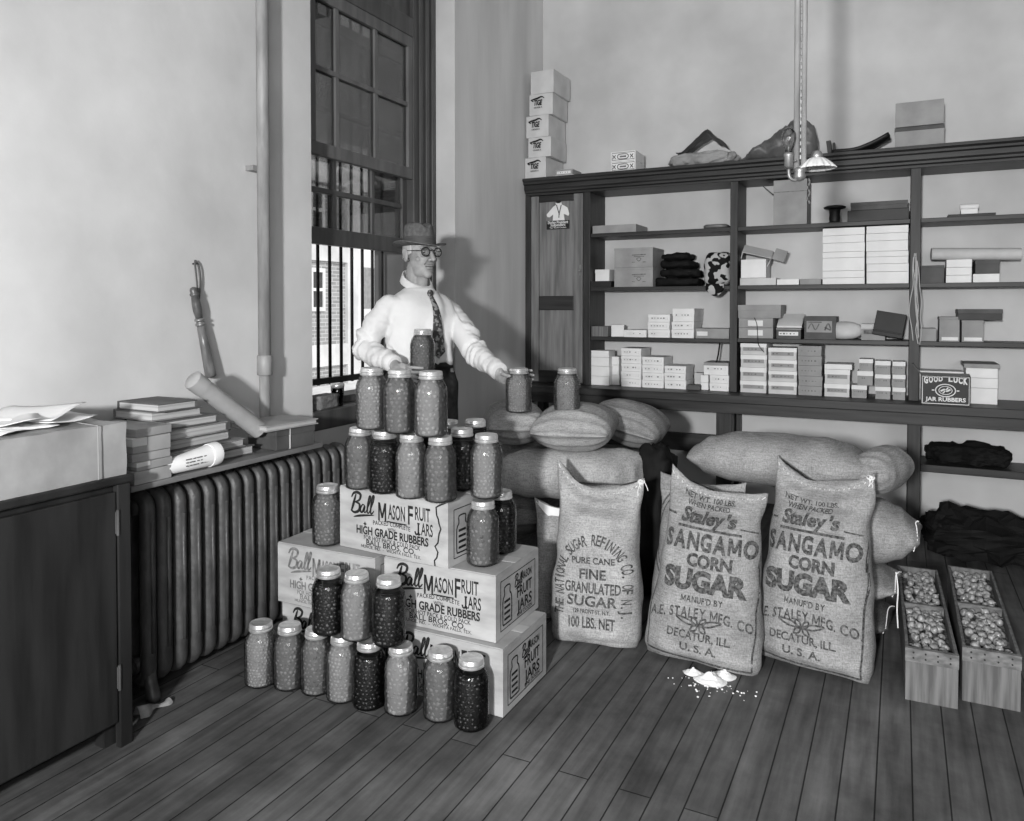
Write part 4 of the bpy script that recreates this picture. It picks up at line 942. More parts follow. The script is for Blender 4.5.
p0, p1 = atY(806.5, 330, 4.69), atY(832, 330, 4.69); fn = plane_fn((p0.x, 4.6885, Z3b+.04), (1, 0, 0), (0, 0, 1), .001); W_ = p1.x-p0.x
q = MB().box((p0.x, 4.6885, Z3b+.04), (p1.x, 4.691, Z3b+.105))
q.stroke([(W_*.06, .02), (W_*.2, .05), (W_*.35, .015), (W_*.5, .05)], .006, fn, 1); q.stroke([(W_*.72, .012), (W_*.85, .05), (W_*.95, .015), (W_*.72, .03)], .008, fn, 1); q.stroke([(W_*.04, .058), (W_*.6, .058)], .006, fn, 1, 1, False)
q.build('label', [M_greyc, M_fade], t)
b = MB(); b.grid(lambda u, v: V((.10*math.cos(PI*v)*1.0, -.05*math.sin(2*PI*u)*math.sin(PI*v)*(1-.1*math.cos(2*PI*u)), 0))+V((0, 0, .05+.052*math.cos(2*PI*u)*math.sin(PI*v)**.8)), 20, 14, True)
b.disp(lambda p: V((p.x, p.y, max(0, p.z)))+V((noise.noise(p*20), noise.noise(p*22), 0))*.006)
p = atY(846, 337, 4.75); b.bm.transform(Tm((p.x-.01, 4.76, Z3b+.001)))
b.build('cloth_bag', M_pale, smooth=True, label='small plump white cloth bag slumped on the third shelf', cat='bag')
t, _ = pbox('box', 'printed pale box between cloth bag and black folder', 'box', 861, 885.5, 320.5, 336.8, Z3b, Yf=4.72, D=.18, m=M_greyc, lidm=M_pale, lid=.3, labelm=M_fade)
p = atY(895, 337, 4.67)
MB().box((-.075, -.012, 0), (.075, .012, .135), 0, Tm((p.x-.04, 4.70, Z3b+.022), 0, -.18, .17)).box((-.077, -.014, .02), (.077, -.010, .028), 0, Tm((p.x-.04, 4.70, Z3b+.022), 0, -.18, .17)).build('folder', M_blackc, None, bevel=.002, label='black folder tilted against the far upright on third shelf', cat='folder')
# strings hung on the far upright
q = MB(); r = random.Random(3)
for k in range(6):
    x = 2.322+.028*r.random(); P = [(x, 4.662, 1.52-.05*r.random())]
    for s in range(6): P.append((P[-1][0]+r.uniform(-.012, .012), 4.655+r.uniform(-.006, .006), P[-1][2]-.075))
    q.tube(smooth_pts(P, 4), .0022, 5)
q.tube([(2.337, 4.675, 1.50), (2.337, 4.650, 1.503)], .003, 6)
q.build('string_hank', M_string, None, label='hank of pale strings hanging on the far upright', cat='string')
# second shelf
Z2s = 1.3525
t, z1 = pbox('tray', 'low black tray at the window end of second shelf', 'tray', 590.5, 611, 277.5, 283.8, Z2s, D=.18, m=M_blackc, lid=0, mark=False)
pbox('box', 'little white box standing in the black tray', 'box', 595, 609.5, 265.5, 277.3, z1, Yf=4.74, D=.1, lid=.3, mark=False)
def big(label, ya, yb, zb):
    t, z = pbox('carton', label, 'carton', 614, 653, ya, yb, zb, D=.25, m=M_kraft, lid=.12, lidm=M_kraft, mark=False, group='big brown cartons')
    p = atY(632, 270, 4.69); fn = plane_fn((p.x, 4.688, (zb+z)/2-.03), (1, 0, 0), (0, 0, 1), .0014)
    q = MB(); q.box((p.x, 4.6882, zb+.02), (p.x+.002, 4.6885, zb+.022), 1)
    q.stroke([(.0, .045), (.09, .047)], .006, fn, 1, 1, False); q.stroke([(.012, .035), (.08, .035)], .004, fn, 1, 1, False)
    q.stroke([(.03, .02), (.045, .028), (.06, .02), (.045, .006), (.03, .02)], .004, fn, 1, 3); q.stroke([(0, .0), (.02, .0)], .004, fn, 1, 1, False); q.stroke([(.07, .0), (.09, .0)], .004, fn, 1, 1, False)
    q.build('print', [M_kraft, M_fade], t); return z
zz_ = big('lower of two big brown cartons on the second shelf', 263.2, 282.6, Z2s)
big('upper of two big brown cartons on the second shelf', 243.5, 263.2, zz_)
def folds(name, label, cat, cx, cy, cz, W, D, H, m, seed, sm=True, amp=.2):
    q = MB().box((-W/2, -D/2, 0), (W/2, D/2, H)); bmesh.ops.subdivide_edges(q.bm, edges=q.bm.edges[:], cuts=11, use_grid_fill=True); s = V((seed, seed*2, seed*3))
    def f(p):
        u = V((p.x/W*2, p.y/D*2, p.z/H*2-1)); k = max(abs(u.x), abs(u.y), abs(u.z)); l = (abs(u.x)**4+abs(u.y)**4+abs(u.z)**4)**.25
        u = u*(k/l if l else 1); c = V((u.x*W/2, u.y*D/2, (u.z+1)*H/2))
        n = abs(noise.noise(c*13+s))+.5*abs(noise.noise(c*29+s))-.35
        c += V((u.x, u.y, u.z if u.z > -.9 else 0))*n*amp*min(W, H)*.6
        return V((c.x+cx, c.y+cy, max(c.z, 0)+cz))
    q.disp(f); return q.build(name, m, smooth=sm, label=label, cat=cat)
p = atY(667, 270, 4.75)
for i, (h, dx) in enumerate(((.055, 0), (.055, .008), (.05, -.004), (.045, -.012))):
    folds('folded_cloth', ['bottom', 'second', 'third', 'top'][i]+' black folded cloth of the pile on second shelf', 'cloth', p.x+.07+dx, 4.81, Z2s+sum((.055, .055, .05)[:i])+.001*i, .265-.025*i, .22, h, M_cloth, i*3+1, True, .75)
t = thing('cloth_bag', 'black and white patterned bag sagging over the second shelf edge', 'bag', (1.30, 4.76, Z2s))
mbag = mat('patterned_bag', .08, .72, (24, 24, 24), .8, .2, .2, None, 1, lo=.50, hi=.53)
p = atY(716, 265, 4.72); q = folds('x', 'x', None, p.x+.005, 4.785, Z2s+.001, .165, .18, .205, mbag, 9, True, .12)
me = q.data; bpy.data.objects.remove(q)
o = bpy.data.objects.new('bag', me); C.objects.link(o); o.parent = t; o.location = V((p.x+.005, 4.785, Z2s+.001+0))-V(t.location)
q = MB().grid(lambda u, v: V((p.x-.05+.11*u, 4.672-.012*math.sin(PI*v)-.008*math.sin(7*u), Z2s+.012-.075*v*(.5+.5*math.sin(PI*u)))), 10, 8); q.build('flap', mbag, t, True)
gs_ = 'flat white boxes in two columns'
for nm, x0, x1, ys in (('left column of flat boxes, second shelf', 822.5, 864.5, [222, 229.6, 237, 246, 252, 265, 272, 278.4]), ('right column of flat boxes, second shelf', 866.3, 908.3, [220, 227.5, 235, 245.5, 251, 258, 266, 278])):
    stack(nm, x0, x1, ys, Z2s, adj='flat white box', D=.22, lid=.0, mark=False, group=gs_)
zz_ = Z2s
t, zq = pbox('box', 'flat white box at left of the opened box, second shelf', 'box', 740, 776, 273.8, 281.2, zz_, D=.2, m=M_pale, lid=0, mark=False)
pbox('box', 'thin white box lying right of opened box on second shelf', 'box', 777, 799, 274.5, 280.3, zz_, D=.2, m=M_white, lid=0, mark=False)
pbox('box', 'thin grey box before the two flat box columns', 'box', 800, 821, 273.8, 279.6, zz_, D=.2, m=M_greyc, lid=0, mark=False)
t, zq = pbox('box', 'opened white box with raised lid on the second shelf', 'box', 741, 766, 255, 273.6, zq, D=.15, m=M_white, lid=0, mark=False)
p = atY(755, 250, 4.7)
MB().box((-.085, -.05, 0), (.085, .05, .004), 0, Tm((p.x+.01, 4.74, zq+.045), 0, .5, .28)).box((-.085, -.05, -.04), (-.08, .05, 0), 0, Tm((p.x+.01, 4.74, zq+.045), 0, .5, .28)).box((.08, -.05, -.055), (.085, .05, 0), 0, Tm((p.x+.01, 4.74, zq+.045), 0, .5, .5)).build('lid', M_pale, t)
MB().box((-.035, -.003, 0), (.035, .003, .07), 0, Tm((p.x+.125, 4.72, zq-.01), 0, -.3, .35)).build('flap', M_greyc, t)
# first shelf
Z1s = 1.7005
pbox('box', 'long flat grey box alone on the first shelf', 'box', 592.5, 636, 223.5, 231.5, Z1s, D=.24, m=M_greyc, lid=0, mark=False)
p = atY(716, 226, 4.75); folds('cap', 'flattened dark cloth cap on the first shelf by middle upright', 'cap', p.x-.005, 4.80, Z1s+.001, .15, .15, .03, M_dkpaper, 5)
t, zq = pbox('carton', 'brown carton with open flap on first shelf beneath the lamp', 'carton', 773.5, 807, 173.5, 221, Z1s, Yf=4.70, D=.22, m=M_greyc, lid=0, mark=False, h=.262)
p0, p1 = atY(784.5, 210, 4.70), atY(793, 210, 4.70); MB().box((p0.x, 4.698, Z1s+.002), (p1.x, 4.6995, zq-.075)).build('paper_strip', M_greyc, t)
p0, p1 = atY(773.8, 210, 4.70), atY(806.5, 210, 4.70); MB().box((p0.x, 4.698, zq-.072), (p1.x, 4.6995, zq-.069)).build('flap_crease', M_fade, t)
p = atY(773.5, 176, 4.72); MB().box((-.075, 0, -.003), (0, .2, .003), 0, Tm((p.x-.003, 4.71, zq-.078), 0, 0, .75)).build('flap', M_dkc, t)
p = atY(834.5, 220, 4.76); MB().lathe([(.038, 0), (.040, .006), (.028, .012), (.030, .03), (.028, .052), (.030, .075), (.034, .082), (.058, .088), (.060, .096), (.045, .103), (.008, .105)], 28, Tm((p.x, 4.77, Z1s))).build('spool', M_blackc, smooth='auto', label='black wide topped spool between carton and dark boxes', cat='spool')
t, zq = pbox('box', 'lower dark flat box of the pair on the first shelf', 'box', 847.5, 909, 205.5, 216.8, Z1s, Yf=4.69, D=.2, m=M_blackc, lid=0, mark=False)
t, zq = pbox('box', 'upper dark grey flat box of the pair on first shelf', 'box', 850.5, 908, 197, 205, zq, Yf=4.69, D=.2, m=M_dkc, lid=.45, mark=False)
# the bay at the right end
RB = dict(Yf=4.70)
t, zq = pbox('box', 'dark flat box at right end of the first shelf', 'box', 948, 996, 209.2, 212.2, Z1s, D=.18, m=M_blackc, lid=0, mark=False, **RB)
t, zq = pbox('box', 'little white box on the dark flat box, first shelf', 'box', 961, 978, 203.8, 209, zq, Yf=4.73, D=.08, lid=0, mark=False)
p = atY(970, 202, 4.76); MB().tube([(p.x-.045, 4.77, zq+.016), (p.x+.04, 4.77, zq+.016)], .0145, 14).build('paper_roll', M_paper, None, smooth='auto', label='small white paper roll on little white box, first shelf', cat='roll')
pbox('box', 'dark square box by the far upright on second shelf', 'box', 920.6, 944.5, 257.8, 275.6, Z2s, D=.2, m=M_dkc, lid=.12, mark=False, **RB)
zq = stack('the three beside the dark square box', 946.5, 972, [252, 260, 267.8, 275.4], Z2s, adj='white flat box', D=.2, lid=0, mark=False, group='flat white boxes, far bay', **RB)
zq2 = stack('the pair at right end of second shelf', 973.5, 1000, [266.5, 275.2], Z2s, adj='white flat box', D=.2, lid=0, mark=False, **RB)
stack('the two tone pair at right end of second shelf', 975, 1000, [252.5, 266.3], zq2, adj='dark box', m=M_dkc, D=.2, lid=.3, mark=False, **RB)
a, b = V((2.415, 4.77, zq+.036)), V((2.83, 4.82, zq+.025)); MB().tube([a, b], .033, 20).tube([a-(b-a)*.002, a+(b-a)*.03], .014, 12).build('paper_roll', M_pale, None, smooth='auto', label='thick pale paper roll lying across the white flat boxes', cat='roll')
pbox('box', 'low dark grey box by far upright on the third shelf', 'box', 919.5, 936.5, 326.5, 339.6, Z3b, D=.2, m=M_greyc, lid=0, mark=False, **RB)
for x0, x1, l, D_ in ((939, 960, 'grey file box with white strip, nearer the upright', 314.5), (961.5, 984, 'grey file box with white strip, farther from the upright', 317.5)):
    t, zq = pbox('file_box', l, 'box', x0, x1, D_, 339.5, Z3b, D=.22, m=M_greyc, lid=.10, mark=False, group='grey file boxes', **RB)
    p0, p1 = atY(x0+2.5, 338, 4.70), atY(x1-2, 338, 4.70); MB().box((p0.x, 4.6975, Z3b+.006), (p1.x, 4.6995, Z3b+.024)).build('label', M_paper, t)
pbox('box', 'black shallow box lying over the grey file boxes', 'box', 958, 1003, 305, 316, zq+.001, D=.23, m=M_blackc, lidm=M_dkc, lid=.4, mark=False, Yf=4.69)
pbox('box', 'long white box behind the black open box on counter', 'box', 919.5, 964, 358, 376.5, ZC0+.06, Yf=4.76, D=.17, m=M_white, lid=.3, mark=False)
pbox('box', 'pale wide box below the long white box on counter', 'box', 919.5, 964, 376.5, 393, ZC0, Yf=4.76, D=.17, m=M_pale, lid=0, mark=False, h=.0595)
z_ = stack('the three at right end of the counter', 966, 998, [367, 377, 387, 403], ZC0, adj='large white box', Yf=4.68, D=.25, lid=0, mark=False, group='large white boxes at the end')
pbox('box', 'grey lid lying atop the large white boxes', 'lid', 964, 1000, 362.5, 366.8, z_, Yf=4.67, D=.27, m=M_greyc, lid=0, mark=False)
# printed black box with open lid
p0, p1 = atY(921, 395, 4.54), atY(970.5, 395, 4.54); W_ = p1.x-p0.x; H_ = .152; O = V((p0.x, 4.54, ZC0))
t = thing('display_box', 'black lettered jar rubbers box with open lid on the counter', 'box', (p0.x+W_/2, 4.6, ZC0))
fn = plane_fn(O, (1, 0, 0), (0, 0, 1), .0012)
q = MB().box((p0.x, 4.54, ZC0), (p1.x, 4.545, ZC0+H_)).box((p0.x, 4.645, ZC0), (p1.x, 4.65, ZC0+H_)).box((p0.x, 4.545, ZC0), (p0.x+.004, 4.645, ZC0+H_)).box((p1.x-.004, 4.545, ZC0), (p1.x, 4.645, ZC0+H_)).box((p0.x+.004, 4.545, ZC0), (p1.x-.004, 4.645, ZC0+.005))
for pts in ([(.006, .006), (W_-.006, .006), (W_-.006, H_-.006), (.006, H_-.006), (.006, .006)],): q.stroke(pts, .004, fn, 1, 1, False)
cw = W_/2
wpb = lambda a, b: (a, b+.35*abs(a-cw)-.012 if False else b-.55*abs(a-cw)*(.5)+.012)
for ch, x in zip('GOOD', (.10, .20, .30, .40)): q.text(ch, fn, .036-.012*(x-.10)/.3, W_*.085, .05, 0, 1, W_*x, H_*.80-.01+.012*(x-.1)/.3)
for ch, x in zip('LUCK', (.60, .70, .80, .90)): q.text(ch, fn, .024+.012*(x-.6)/.3, W_*.085, .05, 0, 1, W_*x, H_*.80+.002-.012*(x-.6)/.3)
q.text('JAR RUBBERS', fn, .020, W_*.82, .03, 0, 1, cw, H_*.13)
q.stroke([(cw+.045*math.cos(a), H_*.5+.032*math.sin(a)) for a in [i*PI/10 for i in range(21)]], .005, fn, 1, 2)
q.stroke([(cw+.03*math.cos(a), H_*.5+.021*math.sin(a)) for a in [i*PI/10 for i in range(21)]], .003, fn, 1, 2)
q.stroke([(cw-.022, H_*.47), (cw-.005, H_*.53), (cw+.006, H_*.48), (cw+.022, H_*.54)], .009, fn, 1, 4); q.stroke([(cw-.012, H_*.40), (cw+.012, H_*.60)], .006, fn, 1, 3)
q.stroke([(cw-.05, H_*.5), (cw-.062, H_*.5)], .006, fn, 1, 1, False); q.stroke([(cw+.05, H_*.5), (cw+.062, H_*.5)], .006, fn, 1, 1, False)
q.build('body', [M_blackc, M_paper], t)
MB().box((0, 0, 0), (W_+.004, .09, .004), 0, Tm((p0.x-.002, 4.652, ZC0+H_+.002), 0, .12) @ Matrix.Translation((0, -.09, 0))).build('lid', M_greyc, t)
MB().box((-.07, .0, 0), (0, .1, .004), 0, Tm((p0.x, 4.545, ZC0+H_-.002), 0, 0, .95)).build('side_flap', M_dkc, t)
# dark cloths on and under the right end
folds('folded_cloth', 'dark crumpled cloth on the low shelf at right end', 'cloth', 2.60, 4.805, .376, .40, .19, .10, M_cloth, 31, False, .8)
folds('cloth_heap', 'large dark heap of cloth on floor beneath the low shelf', 'cloth', 2.76, 4.38, .001, .74, .36, .20, M_cloth, 33, False, .75)
folds('cloth_bundle', 'black bundled cloth standing in gap between sugar sacks', 'cloth', 1.345, 3.18, .001, .17, .22, .63, M_cloth, 36, True, .5)

# ------------------------------------------------------------------ on top of the cornice
ZT0 = 2.0835
zq = ZT0
swl = [(.0, .52), (.10, .60), (.18, .50)]
for i, (x0, x1, ya, yb) in enumerate(((525.5, 546.5, 158.5, 179.5), (528, 550.5, 137.5, 157.5), (526.5, 549, 115.3, 137), (529, 552, 93.3, 114.5), (531, 554, 69.6, 92.5))):
    t, zn = pbox('carton', f'{ORD[i] if i < 4 else "topmost"} pale carton of the crooked tower on the cornice', 'carton', x0, x1, ya, yb, zq, Yf=4.66, D=.27, m=M_pale, lid=0, mark=False, group='pale cartons in the tower', rz=(-.03, .02, -.02, .03, -.02)[i])
    if i < 4:
        ym = (ya+yb)/2; p = atY(x0+2.2, ym, 4.66); fn = plane_fn((p.x, 4.6525, (zq+zn)/2-.03), (1, 0, 0), (0, 0, 1), .001); q = MB()
        q.stroke([(.0, .062), (.022, .066), (.05, .070), (.08, .078), (.10, .066)], [.003, .012], fn, 1, 5); q.stroke([(.004, .06), (.02, .052)], .008, fn, 1, 2)
        q.text('TIGE', fn, .034, .06, .04, .25, 1, .055, .025); q.text('GRADE A', fn, .009, .06, .01, 0, 1, .055, .005)
        q.box((p.x+.02, 4.6535, (zq+zn)/2-.05), (p.x+.022, 4.654, (zq+zn)/2-.049)); q.build('print', [M_pale, M_ink], t)
    zq = zn
t, zn = pbox('box', 'flat sheet box at the foot of the carton tower', 'box', 553, 574, 175.2, 177, ZT0, Yf=4.66, D=.2, m=M_paper, lid=0, mark=False, h=.009)
pbox('box', 'small grey boxes wrapped together by the carton tower', 'box', 555, 572.5, 169.5, 175.5, zn, Yf=4.68, D=.16, m=M_greyc, lid=.3)
zq = ZT0
for i, (ya, yb) in enumerate(((163, 173), (153, 163))):
    t, zn = pbox('candy_box', ['lower', 'upper'][i]+' of two ornamented boxes standing on the cornice', 'box', 610.8, 635.5, ya, yb, zq, Yf=4.66, D=.18, m=M_white, lid=0, mark=False, group='ornamented boxes')
    p = atY(611.5, 163, 4.66); fn = plane_fn((p.x, 4.66, zq+.006), (1, 0, 0), (0, 0, 1), .001); q = MB(); W_ = .152; H_ = .048
    q.stroke([(.004, .004), (W_, .004), (W_, H_), (.004, H_), (.004, .004)], .004, fn, 1, 1, False)
    q.stroke([(.04, .024), (.05, .038), (.10, .038), (.112, .024), (.10, .010), (.05, .010), (.04, .024)], .006, fn, 1, 3)
    for xx in (.018, .133): q.stroke([(xx-.01, .012), (xx+.01, .036)], .006, fn, 1, 3); q.stroke([(xx-.01, .036), (xx+.01, .012)], .006, fn, 1, 3)
    q.stroke([(.055, .024), (.098, .024)], .010, fn, 1, 2); q.box((p.x+.01, 4.6605, zq+.01), (p.x+.012, 4.661, zq+.011)); q.build('print', [M_white, M_fade], t); zq = zn
p = atY(700, 165, 4.75)
folds('paper_parcel', 'pale crumpled paper packet lying flat on the cornice', 'parcel', p.x+.01, 4.78, ZT0+.001, .40, .24, .085, M_kraft, 41, False, .6)
q = MB(); q.grid(lambda u, v: V(((u-.5)*.30, (v-.5)*.16, .02+.13*max(0, 1-abs(u-.62)*2.0)*(1-.25*v)+.01*noise.noise(V((u*8, v*8, 1))))), 18, 10); q.bm.transform(Tm((p.x+.01, 4.775, ZT0+.072), .05)); o = q.build('wrapping_paper', M_dkpaper, smooth=False, label='dark tented wrapping paper over the pale paper packet', cat='paper'); so_ = o.modifiers.new('thick', 'SOLIDIFY'); so_.thickness = .002
p = atY(778, 150, 4.75)
def _b(u, v):
    hh = lerp_pts([(0, .030), (.10, .055), (.35, .135), (.72, .225), (.86, .235), (.95, .19), (1, .10)], v); ww = lerp_pts([(0, .05), (.2, .10), (.7, .125), (.93, .10), (1, .04)], v)
    a = 2*PI*u; return V(((v-.5)*.43, ww*math.cos(a), hh/2+hh/2*math.sin(a)*(1 if math.sin(a) > 0 else 1)))
q = MB(); q.grid(_b, 44, 40, True, 0, True)
def _c(a):
    n = abs(noise.noise(V((a.x*9, a.y*9, a.z*12))))+.6*abs(noise.noise(V((a.x*22+a.z*16, a.y*20, a.z*22))))-.38
    return V((a.x, a.y+n*.03*(1 if a.y > 0 else -1), a.z+(n*.045 if a.z > .02 else 0)))
q.disp(_c); q.disp(lambda a: V((a.x, a.y, max(0, a.z))))
q.bm.transform(Tm((p.x, 4.79, ZT0+.003)))
q.build('wrapped_bundle', M_dkpaper, smooth='auto', label='big dark paper wrapped bundle on the cornice behind the lamp', cat='bundle')
p = atY(860, 150, 4.7)
q = MB(); q.grid(lambda u, v: V(((u-.5)*.29, (v-.5)*.16, .012+.085*max(0, u-.35)**1.5*1.6+.004*math.sin(9*v))), 16, 8); q.bm.transform(Tm((p.x, 4.75, ZT0+.002))); o = q.build('leather_scrap', M_blackc, smooth=True, label='black curled leather scrap on the cornice', cat='leather'); so_ = o.modifiers.new('thick', 'SOLIDIFY'); so_.thickness = .02; so_.offset = 0
MB().box((-.012, -.03, 0), (.012, .03, .085), 0, Tm((p.x-.155, 4.74, ZT0), 0, 0, -.12)).box((.016, -.03, 0), (.028, .03, .07), 0, Tm((p.x-.155, 4.74, ZT0), 0, 0, -.05)).build('bracket', M_dkc, None, bevel=.002, label='small dark upright bracket at the end of leather scrap', cat='bracket')
t, zn = pbox('box', 'lower grey box of the two boxes at right on the cornice', 'box', 894.5, 944.5, 127.5, 147.5, ZT0, Yf=4.65, D=.2, m=M_greyc, lidm=M_dkc, lid=.2, mark=False)
pbox('box', 'upper pale box of the two boxes at right on cornice', 'box', 895.5, 944, 102.5, 127, zn, Yf=4.64, D=.22, m=M_kraft, lid=0, mark=False)

# ------------------------------------------------------------------ hanging gas and electric lamp
LK = .72; lp = atD(799.5, 178, 2.42); lx, ly, lz = lp.x, lp.y, lp.z
la = thing('pendant_lamp', 'hanging lamp on a twin pipe drop with bulb and pleated shade', 'lamp', (lx, ly, lz))
L0 = Matrix.Translation((lx, ly, lz)) @ Matrix.Scale(LK, 4) @ Matrix.Translation((-lx, -ly, -1.77))
class LB(MB):
    def build(self, *a, **k):
        self.bm.transform(L0); return MB.build(self, *a, **k)
for dx, r_ in ((-.013, .013), (.016, .012)):
    LB().tube([(lx+dx, ly, 1.80), (lx+dx, ly, 1.77+(ZC-.002-lz)/LK)], r_, 14).build('drop_pipe', M_pipe, la, True)
q = LB()
for i in range(60): q.box((lx+.002, ly-.013, 1.85+i*.03), (lx+.007, ly-.007, 1.867+i*.03))
q.build('chain', M_brass, la)
LB().lathe([(.004, 0), (.02, .006), (.028, .02), (.022, .04), (.03, .05), (.018, .06)], 18, Tm((lx, ly, 1.755))).build('hub', M_brass, la, True)
R3 = RT
arm = [V((lx, ly, 1.775)), V((lx, ly, 1.76))-R3*.022, V((lx, ly, 1.775))-R3*.044, V((lx, ly, 1.81))-R3*.048]
LB().tube(smooth_pts(arm, 5), .008, 10).build('arm', M_brass, la, True)
bc = V((lx, ly, 1.81))-R3*.048
LB().lathe([(.010, 0), (.019, .008), (.019, .05), (.022, .055), (.022, .066), (.016, .07)], 18, Tm(bc)).tube([bc+V((.02, -.01, .03)), bc+V((.035, -.018, .03))], .004, 8).build('socket', M_brass, la, True)
LB().lathe([(.013, .068), (.016, .082), (.026, .105), (.031, .13), (.030, .150), (.022, .168), (.008, .178), (.0005, .180)], 24, Tm(bc)).build('bulb', thin_glass('bulb_glass', .9, 1.6, .05), la, True)
LB().tube([bc+V((0, 0, .07)), bc+V((0, 0, .12))], .004, 8).tube(smooth_pts([bc+V((-.012, 0, .12)), bc+V((-.006, 0, .14)), bc+V((0, 0, .12)), bc+V((.006, 0, .14)), bc+V((.012, 0, .12))], 4), .0012, 5).build('filament', M_brass, la, True)
# pleated glass shade on the second arm, mouth down, and its gas cock
s0 = V((lx, ly, 1.805))+R3*.075
LB().tube(smooth_pts([V((lx, ly, 1.78)), V((lx, ly, 1.80))+R3*.015, s0+V((0, 0, .055))], 5), .007, 10).build('arm', M_brass, la, True)
q = LB(); q.grid(lambda u, v: s0+RT*(.0)+V((( .018+.062*v**.8)*(1+.05*v*math.cos(16*2*PI*u))*math.cos(2*PI*u), (.018+.062*v**.8)*(1+.05*v*math.cos(16*2*PI*u))*math.sin(2*PI*u), .055-.048*v**1.3)), 128, 10, True)
o = q.build('shade', mat('opal_glass', .86, rough=.25, spec=.5), la, True); m_ = o.modifiers.new('thick', 'SOLIDIFY'); m_.thickness = .003
LB().lathe([(.02, .0), (.026, .008), (.02, .03), (.012, .036)], 16, Tm(s0+V((0, 0, .048)))).build('shade_holder', M_brass, la, True)
q = LB()
P = [V((lx, ly, 1.76))+R3*.04]
for k in range(7): q.tube([P[0]+V((.006*math.sin(k*2.1), 0, -.016*k+.008)), P[0]+V((.006*math.sin(k*2.1+1), .002, -.016*k-.006))], .004, 6)
q.build('pull_chain', M_brass, la)

# ------------------------------------------------------------------ onion crates
def crate(label, x0, x1, y0, y1, h, rz, tagname, seed):
    t = thing('crate', label, 'crate', ((x0+x1)/2, (y0+y1)/2, 0)); c = V(((x0+x1)/2, (y0+y1)/2, 0)); Mx = Tm(c, rz); W = x1-x0; D = y1-y0; e = .009
    MB().box((-W/2, -D/2, .0), (W/2, -D/2+.012, h*.74), 0, Mx).build('end_board', M_crate, t, bevel=.001)
    q = MB().box((-W/2-.001, -D/2-.004, h*.75), (W/2+.001, -D/2+.012, h), 0, Mx)
    for k in range(4):
        for zq in (.83, .93): q.tube([Mx @ V((-W/2+W*(.15+.233*k), -D/2-.006, h*zq)), Mx @ V((-W/2+W*(.15+.233*k), -D/2, h*zq))], .0028, 6, 1)
    q.build('end_batten', [M_crateH, M_blackc], t)
    MB().box((-W/2, D/2-.012, 0), (W/2, D/2, h), 0, Mx).build('end_board', M_crate, t, bevel=.001)
    for s in (-1, 1): MB().box((s*W/2-(e if s > 0 else 0), -D/2+.0125, 0), (s*W/2+(e if s < 0 else 0), D/2-.0125, h), 0, Mx).build('side_board', M_crate, t, bevel=.001)
    MB().box((-W/2+e, -D/2+.0125, .0), (W/2-e, D/2-.0125, .01), 0, Mx).build('bottom_board', M_crate, t)
    MB().box((-W/2+e, -.007, .0105), (W/2-e, .007, h-.004), 0, Mx).build('divider', M_crateH, t)
    fl_ = MB()
    for s in (-1, 1): fl_.box((-W/2+e+.002, min(s*.009, s*(D/2-.014)), .0115), (W/2-e-.002, max(s*.009, s*(D/2-.014)), h-.034), 0, Mx)
    fl_.build('onion_litter', mat('onion_skins', .22, .5, (60, 60, 60), .9, .1, .5), None, label=f'dry skins and small onions packed deep in {tagname}', cat='onions', kind='stuff')
    rnd = random.Random(seed)
    for s, nm in ((-1, 'front'), (1, 'back')):
        lab = f'small round onion in the {nm} half of {tagname}'; grp = f'onions in the {nm} half of {tagname}'; pts = []
        ya, yb_ = (-D/2+.030, -.022) if s < 0 else (.022, D/2-.030); tries = 0
        while tries < 2600 and len(pts) < 74:
            tries += 1; x, y = rnd.uniform(-W/2+e+.0165, W/2-e-.0165), rnd.uniform(ya, yb_)
            if all((x-a_)**2+(y-b_)**2 > (.0225+.0025*rnd.random())**2 for a_, b_ in pts): pts.append((x, y))
        for x, y in pts: onion(Mx @ V((x, y, h-.022+rnd.uniform(-.008, .010))), rnd.uniform(.78, 1.02), rnd, lab, grp)
_on = []
def onion(p, k, rnd, label, group):
    if not _on:
        m = MB().lathe([(.001, -.0135), (.006, -.013), (.012, -.008), (.0148, 0), (.0128, .007), (.007, .0115), (.003, .0145), (.0025, .019), (.001, .021)], 12)
        m.build('onion', mat('onion_skin', .40, .66, (60, 60, 60), .3, .55), None, True, label=label, cat='onion', group=group, origin=(0, 0, 0)); o = [x for x in C.objects if x.name == 'onion'][0]; _on.append(o)
    else:
        o = _on[0].copy(); C.objects.link(o); o['label'] = label; o['group'] = group
    o.location = p; o.scale = (k, k, k); o.rotation_euler = (rnd.uniform(-1.2, 1.2), rnd.uniform(-1.2, 1.2), rnd.uniform(0, 6))
crate('long narrow wooden crate of onions beside the corn sugar', 2.282, 2.425, 2.66, 3.50, .165, .03, 'the crate beside the corn sugar', 5)
crate('long narrow wooden crate of onions at the right edge', 2.452, 2.605, 2.73, 3.57, .17, .0, 'the crate at the right edge', 6)

